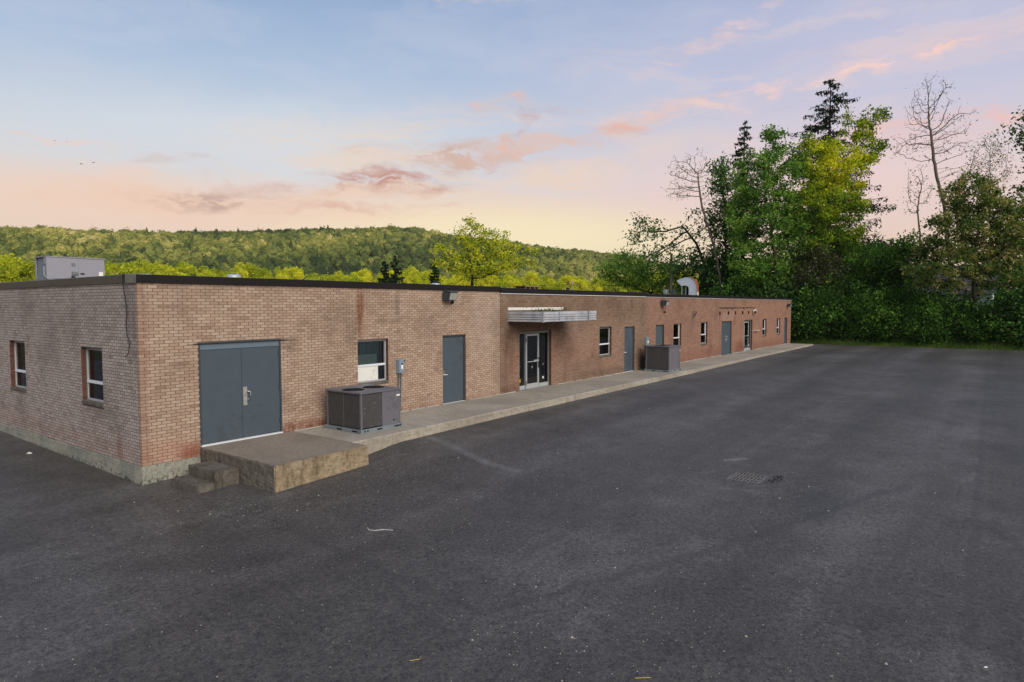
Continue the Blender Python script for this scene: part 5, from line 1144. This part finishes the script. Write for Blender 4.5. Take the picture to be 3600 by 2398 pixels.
gB = 'dark trees in the wood behind the lot end'; lB = 'dark tree in the dense wood behind the bushes at the lot end'
pD = shrub_proto('wood_tree', lB, M['lf_dark'], 5, 6500, .3, 'tree', gB, H=7.5, Rr=3.4, lvb=.55)
back = [(63, 12.5, 1.1), (66, 8.5, 1.1), (64, 4.5, 1.2), (67, .5, 1.15), (64.5, -3.5, 1.1), (68, -5.5, .9), (70, -17.0, 1.1), (66, -21, 1.2), (61, -19.5, 1.2), (72, 4., 1.2), (74, -3., 1.15), (61, 7.5, .9), (88, -6, 1.1), (88, -14, 1.2), (88, 2, 1.2), (61, 1.5, 1.1)]
for i, (x, y, s) in enumerate(back):
    if i == 0: pD.location = (x, y, .2); pD.scale = (s, s, s)
    else: dup(pD, (x, y, .2), rg.uniform(0, 6.28), (s, s, s * rg.uniform(.9, 1.1)))
# ---- grass on the verge (stuff)
rng = np.random.RandomState(9); n = 17000
gx = 52.45 + np.abs(rng.normal(size=n)) * .9 + .25 * np.sin(np.linspace(0, 900, n) * 2.3); gy = rng.uniform(-34, 2.5, n); h = rng.uniform(.08, .36, n) * np.clip(.45 + (gx - 52.5), .4, 2.0); clump = .5 + .5 * np.sin(gy * 1.3) * np.sin(gx * 2.1 + gy * .7); h *= .5 + clump
ang = rng.uniform(0, 6.28, n); wd = .018 + .012 * rng.rand(n); lean = rng.normal(size=(n, 2)) * .12
z0 = -.1 + .12 * np.clip((gx - 52.5) / 2, 0, 1)
B0 = np.stack([gx - wd * np.cos(ang), gy - wd * np.sin(ang), z0], -1); B1 = np.stack([gx + wd * np.cos(ang), gy + wd * np.sin(ang), z0], -1); Tp = np.stack([gx + lean[:, 0], gy + lean[:, 1], z0 + h], -1)
link('grass', np_mesh('grass', np.stack([B0, B1, Tp], 1).reshape(-1, 3), np.arange(n * 3).reshape(-1, 3), M['lf_grass'], attr=np.repeat(np.clip(.5 + .35 * (clump - .5) + rng.normal(size=n) * .2, 0, 1), 3)), kind='stuff', label='ragged grass and weeds along the edge of the asphalt')
# ---- weeds on the awning
rng = np.random.RandomState(3); n = 420
c_ = rng.rand(n); wx = 12.4 + np.where(c_ < .6, rng.normal(1.75, .45, n), rng.uniform(.3, 2.6, n)); wy = rng.uniform(-1.3, -.2, n); wh = np.abs(rng.normal(size=n)) * .11 + .03
wz = 2.84 + rng.rand(n) * wh; V, Q, A = leaf_quads(np.stack([wx, wy, wz], -1), .09, rng, .1, .4, hang=-.8)
M['lf_weed'] = leaf_mat('weed_leaf', [(0, (.05, .05, .02)), (.5, (.10, .12, .035)), (1, (.22, .20, .09))])
o = link('weeds', np_mesh('weeds', V, Q, M['lf_weed'], attr=A)); tag(o, 'weeds and dead leaves growing on top of the metal awning', 'weeds'); o['kind'] = 'stuff'

# ---- white house among the trees
hs_ = thing('white_house', 'white clapboard house with dark roof half hidden behind the trees', 'house', (74, -8, 0))
M['shingle'] = flat('dark_shingles', lin(74, 70, 80), .9, var=.2, sc=3.); M['siding'] = flat('white_siding', lin(206, 212, 216), .7, var=.05)
MB().box(.02, 7, -5, 5, 0, 4.35).build('wall', M['siding'], hs_)
for k in range(26):
    z = .3 + k * .156; MB().prism([(-.02, z), (.0, z + .15), (.02, z + .15), (.02, z)], -5.0, 5.0, 'y').build('clapboard', M['siding'], hs_)
g = MB(); g.add([(0.02, -5, 4.352), (7, -5, 4.352), (3.5, -5, 7.1)], [(0, 1, 2)]); g.build('gable', M['siding'], hs_)
rf = MB(); rf.quad((-.35, -5.3, 4.2), (3.5, -5.3, 7.25), (3.5, 5.3, 7.25), (-.35, 5.3, 4.2)).quad((3.5, -5.3, 7.25), (7.35, -5.3, 4.2), (7.35, 5.3, 4.2), (3.5, 5.3, 7.25)); rf.build('roof', M['shingle'], hs_)
for y in (-3.2, .6, 3.4):
    wn = MB().box(-.05, -.022, y, y + .9, 2.4, 3.7).build('window', M['white'], hs_); MB().box(-.055, -.051, y + .07, y + .83, 2.47, 3.63).build('pane', M['void'], wn)

# ---- bright trees at the foot of the hill
lT = 'bright yellow green tree in the belt between the roof and the hill'; gT = 'bright tree belt at the foot of the hill'
def belt_tree(seed, leafm, lvb):
    rng = np.random.RandomState(seed); root = thing('belt_tree', lT, 'tree', (0, 0, 0), group=gT); H = 13.; mb = MB()
    mb.tube([(0, 0, -.5), (.1, 0, 5), (0, .1, 10)], [.35, .25, .1], 7, False)
    nb = 26; cs = []
    for i in range(nb):
        a = rng.uniform(0, 6.28); zz = rng.uniform(.22, .97); R = 4.6 * math.sin(PI * min(1, (zz * .85 + .1))) ** .7 * rng.uniform(.35, 1.); cs.append((R * math.cos(a), R * math.sin(a), zz * H, rng.uniform(1.0, 1.9)))
        mb.tube([(0, 0, zz * H * .5 + 1), (R * .5 * math.cos(a), R * .5 * math.sin(a), zz * H * .8), (R * math.cos(a), R * math.sin(a), zz * H)], [.12, .07, .03], 4, False)
    cs = np.array(cs); n = 5200; k = rng.randint(0, nb, n); d = rng.normal(size=(n, 3)); d /= np.linalg.norm(d, axis=1)[:, None]; d[:, 2] = d[:, 2] * .8
    P = cs[k, :3] + d * cs[k, 3:4] * (rng.rand(n) ** .33)[:, None]; P[:, 2] += np.abs(rng.normal(size=n)) * .35
    tone = rng.rand(nb); lv = np.clip(lvb + (tone[k] - .5) * .35 + rng.normal(size=n) * .14, 0, 1)
    V, Q, A = leaf_quads(P, .50, rng, .6, .6, lv=lv)
    link('trunk', (lambda me: (me.from_pydata(mb.v, [], mb.f), me.materials.append(M['bark_dark']), me)[2])(bpy.data.meshes.new('trunk')), root)
    link('crown', np_mesh('crown', V, Q, leafm, attr=A), root); return root
protos = [belt_tree(21, M['lf_bright'], .55), belt_tree(22, M['lf_bright'], .42), belt_tree(23, M['lf_bright'], .66), belt_tree(24, M['lf_bright'], .34)]
TL = [(1.45, .052), (1.301, .0548), (1.275, .0589), (1.263, .0552), (1.19, .0511), (1.135, .0561), (1.104, .0547), (1.061, .0486), (1.016, .0531), (.946, .0468), (.848, .0479), (.784, .0503), (.595, .0408), (.562, .0446), (.516, .0391), (.433, .0494), (.341, .0387), (.25, .04)]
ta = np.array([a for a, _ in TL])[::-1]; te = np.array([e for _, e in TL])[::-1]
first = [True] * 4; rg = random.Random(12)
for row, (dist, off) in enumerate(((165, -.25), (195, .0), (235, .15))):
    a = .28
    while a < 1.42:
        dd = dist * rg.uniform(.93, 1.07); e = float(np.interp(a, ta, te)) * (1.1 + .07 * rg.uniform(-1, 1))
        h = (3.11 + e * dd + .9) * rg.uniform(.88, 1.02) * (1 if row else .92)
        x, y = CAM.x + dd * math.cos(a), CAM.y + dd * math.sin(a); q = rg.randrange(4); s = h / 13.6; sx = s * rg.uniform(1.0, 1.35)
        if first[q]: first[q] = False; protos[q].location = (x, y, -.9); protos[q].scale = (sx, sx, s); protos[q].rotation_euler.z = rg.uniform(0, 6)
        else: dup(protos[q], (x, y, -.9), rg.uniform(0, 6.28), (sx, sx, s))
        a += 4.4 * sx / dd * rg.uniform(.75, 1.15)
# ---- the wooded hill
RD = [(1.9, .085), (1.6, .09), (1.45, .092), (1.299, .094), (1.257, .0975), (1.212, .0971), (1.113, .0992), (1.004, .1058), (.945, .1097), (.885, .1122), (.822, .1162), (.784, .1156), (.732, .1058), (.66, .0983), (.595, .0891), (.536, .0828), (.484, .077), (.372, .0567), (.199, .0305), (0., .012), (-.3, .004)]
ra = np.array([a for a, _ in RD])[::-1]; re_ = np.array([e for _, e in RD])[::-1]
R0, R1 = 430., 900.
from mathutils import noise as mn
def hill_h(a, r):
    top = np.interp(a, ra, re_) * R1 + 3.1 - 13.; f = np.clip((r - R0) / (R1 - R0), 0, 1.25); s = np.where(f < 1, np.sin(np.minimum(f, 1) * PI / 2) ** 1.25, 1 - (f - 1) * .8)
    return top * s - 1. 
AA = np.linspace(-.3, 1.9, 120); RR = np.concatenate([np.linspace(R0 - 20, R1, 26), [950, 1020, 1120]])
gv = []; 
for a in AA:
    for r in RR: gv.append((CAM.x + r * math.cos(a), CAM.y + r * math.sin(a), float(hill_h(a, r)) + (2.5 * mn.noise((a * 30, r * .02, 0)) if r > R0 else -.5)))
nr = len(RR); gf = np.array([(i * nr + j, i * nr + j + 1, (i + 1) * nr + j + 1, (i + 1) * nr + j) for i in range(len(AA) - 1) for j in range(nr - 1)])
link('hill', np_mesh('hill', np.array(gv), gf, M['meadow'], True), kind='structure', label='long wooded hill behind the building')
rng = np.random.RandomState(31)
def ico():
    g = (1 + 5 ** .5) / 2; v = np.array([(-1, g, 0), (1, g, 0), (-1, -g, 0), (1, -g, 0), (0, -1, g), (0, 1, g), (0, -1, -g), (0, 1, -g), (g, 0, -1), (g, 0, 1), (-g, 0, -1), (-g, 0, 1)], float)
    f = [(0, 11, 5), (0, 5, 1), (0, 1, 7), (0, 7, 10), (0, 10, 11), (1, 5, 9), (5, 11, 4), (11, 10, 2), (10, 7, 6), (7, 1, 8), (3, 9, 4), (3, 4, 2), (3, 2, 6), (3, 6, 8), (3, 8, 9), (4, 9, 5), (2, 4, 11), (6, 2, 10), (8, 6, 7), (9, 8, 1)]
    v = list(v / np.linalg.norm(v[0])); mid = {}; out = []
    def m(i, j):
        k = (min(i, j), max(i, j))
        if k not in mid: p = v[i] + v[j]; v.append(p / np.linalg.norm(p)); mid[k] = len(v) - 1
        return mid[k]
    for a, b, c in f: x, y, z = m(a, b), m(b, c), m(c, a); out += [(a, x, z), (b, y, x), (c, z, y), (x, y, z)]
    return np.array(v), np.array(out)
IV, IF = ico()
tmpl = []
for v in range(8):
    lob = lambda d: 1 + .20 * np.sin(d[:, 0] * 4.3 + v) * np.sin(d[:, 1] * 4.7 + 2 * v) + .14 * np.sin(d[:, 2] * 6 + v)
    core = IV * (.86 * lob(IV))[:, None]
    # the core as degenerate-free quads: each triangle gets its edge midpoint as a fourth corner
    t3 = core[IF]; t3 = np.stack([t3[:, 0], (t3[:, 0] + t3[:, 1]) / 2, t3[:, 1], t3[:, 2]], 1)
    n = 44; d = rng.normal(size=(n, 3)); d /= np.linalg.norm(d, axis=1)[:, None]; d[:, 2] = np.where(d[:, 2] < -.3, -d[:, 2], d[:, 2])
    P = d * (rng.uniform(.86, 1.02, n) * lob(d))[:, None]; N = d + rng.normal(size=(n, 3)) * .22; N /= np.linalg.norm(N, axis=1)[:, None]
    A = np.cross(N, rng.normal(size=(n, 3))); A /= np.linalg.norm(A, axis=1)[:, None]; B = np.cross(N, A); s = rng.uniform(.10, .24, n)[:, None]
    tmpl.append((np.concatenate([t3, np.stack([P - A * s, P + B * s * .8, P + A * s, P - B * s * .8], 1)]), np.concatenate([np.full(len(t3), -.06), rng.normal(size=n) * .07])))
def hill_points(amin, amax, n, rmin, rmax):
    a = rng.uniform(amin, amax, n); r = np.sqrt(rng.uniform(rmin ** 2, rmax ** 2, n)); return a, r
a, r = hill_points(.28, 1.42, 11000, R0 - 15, R1 + 25)
z = hill_h(a, r); kp = (z + 8) / r > .034; a, r, z = a[kp], r[kp], z[kp]      # lower slopes are hidden behind the tree belt
x = CAM.x + r * np.cos(a); y = CAM.y + r * np.sin(a)
sz = rng.uniform(2.4, 5.2, len(a)); hh = sz * rng.uniform(.9, 1.35, len(a))
patch = np.array([mn.noise((xx * .006, yy * .006, 1.)) + .6 * mn.noise((xx * .02, yy * .02, 5.)) for xx, yy in zip(x, y)])
tone = np.clip(.47 + patch * .46 + rng.normal(size=len(a)) * .13, .02, .97)
con = (rng.rand(len(a)) < .02 + .22 * (patch < -.35)) & (r < R1 - 90); tone[con] *= .45
VV = []; AT = []
for i in range(len(a)):
    T_, jt = tmpl[i % 8]; ca, sa = math.cos(i * 1.7), math.sin(i * 1.7); s1 = sz[i] * (.62 if con[i] else 1.); h1 = hh[i] * (1.5 if con[i] else 1.)
    t4 = T_.reshape(-1, 3); taper = np.clip(1.15 - .75 * t4[:, 2], .15, 1.2) if con[i] else 1.
    VV.append(np.stack([x[i] + s1 * taper * (t4[:, 0] * ca - t4[:, 1] * sa), y[i] + s1 * taper * (t4[:, 0] * sa + t4[:, 1] * ca), z[i] + hh[i] * .75 + h1 * t4[:, 2]], -1)); AT.append(np.repeat(tone[i] + jt, 4))
VV = np.concatenate(VV); AT = np.clip(np.concatenate(AT), 0, 1)
link('forest', np_mesh('forest', VV, np.arange(len(VV)).reshape(-1, 4), M['lf_hill'], attr=AT), kind='stuff', label='spring woodland covering the hillside')
# far small utility pole and birds
r = thing('utility_pole', 'small far utility pole with cross arm before the bright tree belt', 'utility pole', (88.2, 44.0, -.9))
MB().tube([(0, 0, 0), (0, 0, 7.9)], [.15, .12], 8).build('pole', M['wood_grey'], r); MB().box(-.05, .05, -1.3, 1.3, 7.3, 7.42).build('cross_arm', M['wood_grey'], r); MB().tube([(0, -1.2, 7.45), (20, -14, 7.2)], .02, 4).build('wire', M['black'], r); MB().tube([(0, 1.2, 7.45), (-8, 20, 7.2)], .02, 4).build('wire', M['black'], r)
for i, (bx_, by_, bz_) in enumerate([(29.56, 90.61, 25.62), (30.52, 89.33, 25.56), (31.59, 87.61, 22.47), (32.6, 86.29, 22.64)]):
    s = .34 if i > 1 else .22
    b = thing('bird', ['leftmost tiny bird of the upper pair in the sky', 'right tiny bird of the upper pair in the sky', 'lower left of the two larger birds in the sky', 'right one of the two larger birds in the sky'][i], 'bird', (bx_, by_, bz_), 1.2 * i, 'birds in the sky over the hill')
    MB().tube([(-.5 * s, 0, 0), (-.3 * s, 0, .02), (.1 * s, 0, .03), (.45 * s, 0, 0), (.6 * s, 0, -.01)], [.02 * s, .12 * s, .14 * s, .1 * s, .02 * s], 6).build('body', M['black'], b, True)
    for sd_ in (-1, 1):
        MB().add([(-.2 * s, sd_ * .08 * s, .02), (.2 * s, sd_ * .08 * s, .02), (.1 * s, sd_ * .55 * s, .18 * s), (-.15 * s, sd_ * .5 * s, .18 * s), (-.25 * s, sd_ * 1.05 * s, .02 * s)], [(0, 1, 2, 3), (3, 2, 4)]).build('wing', M['black'], b)
# ---- thin evening haze
hz = material('evening_haze')
pv = hz.n('ShaderNodeVolumePrincipled'); pv.inputs['Color'].default_value = (1., .93, .80, 1); pv.inputs['Density'].default_value = .00011; pv.inputs['Anisotropy'].default_value = .3
ho = hz.n('ShaderNodeOutputMaterial'); hz.l.new(pv.outputs[0], ho.inputs['Volume'])
MB().box(-6700, 6700, -6700, 6700, -3., 128.).build('haze', hz.mat, kind='stuff', label='thin golden evening haze over the valley')
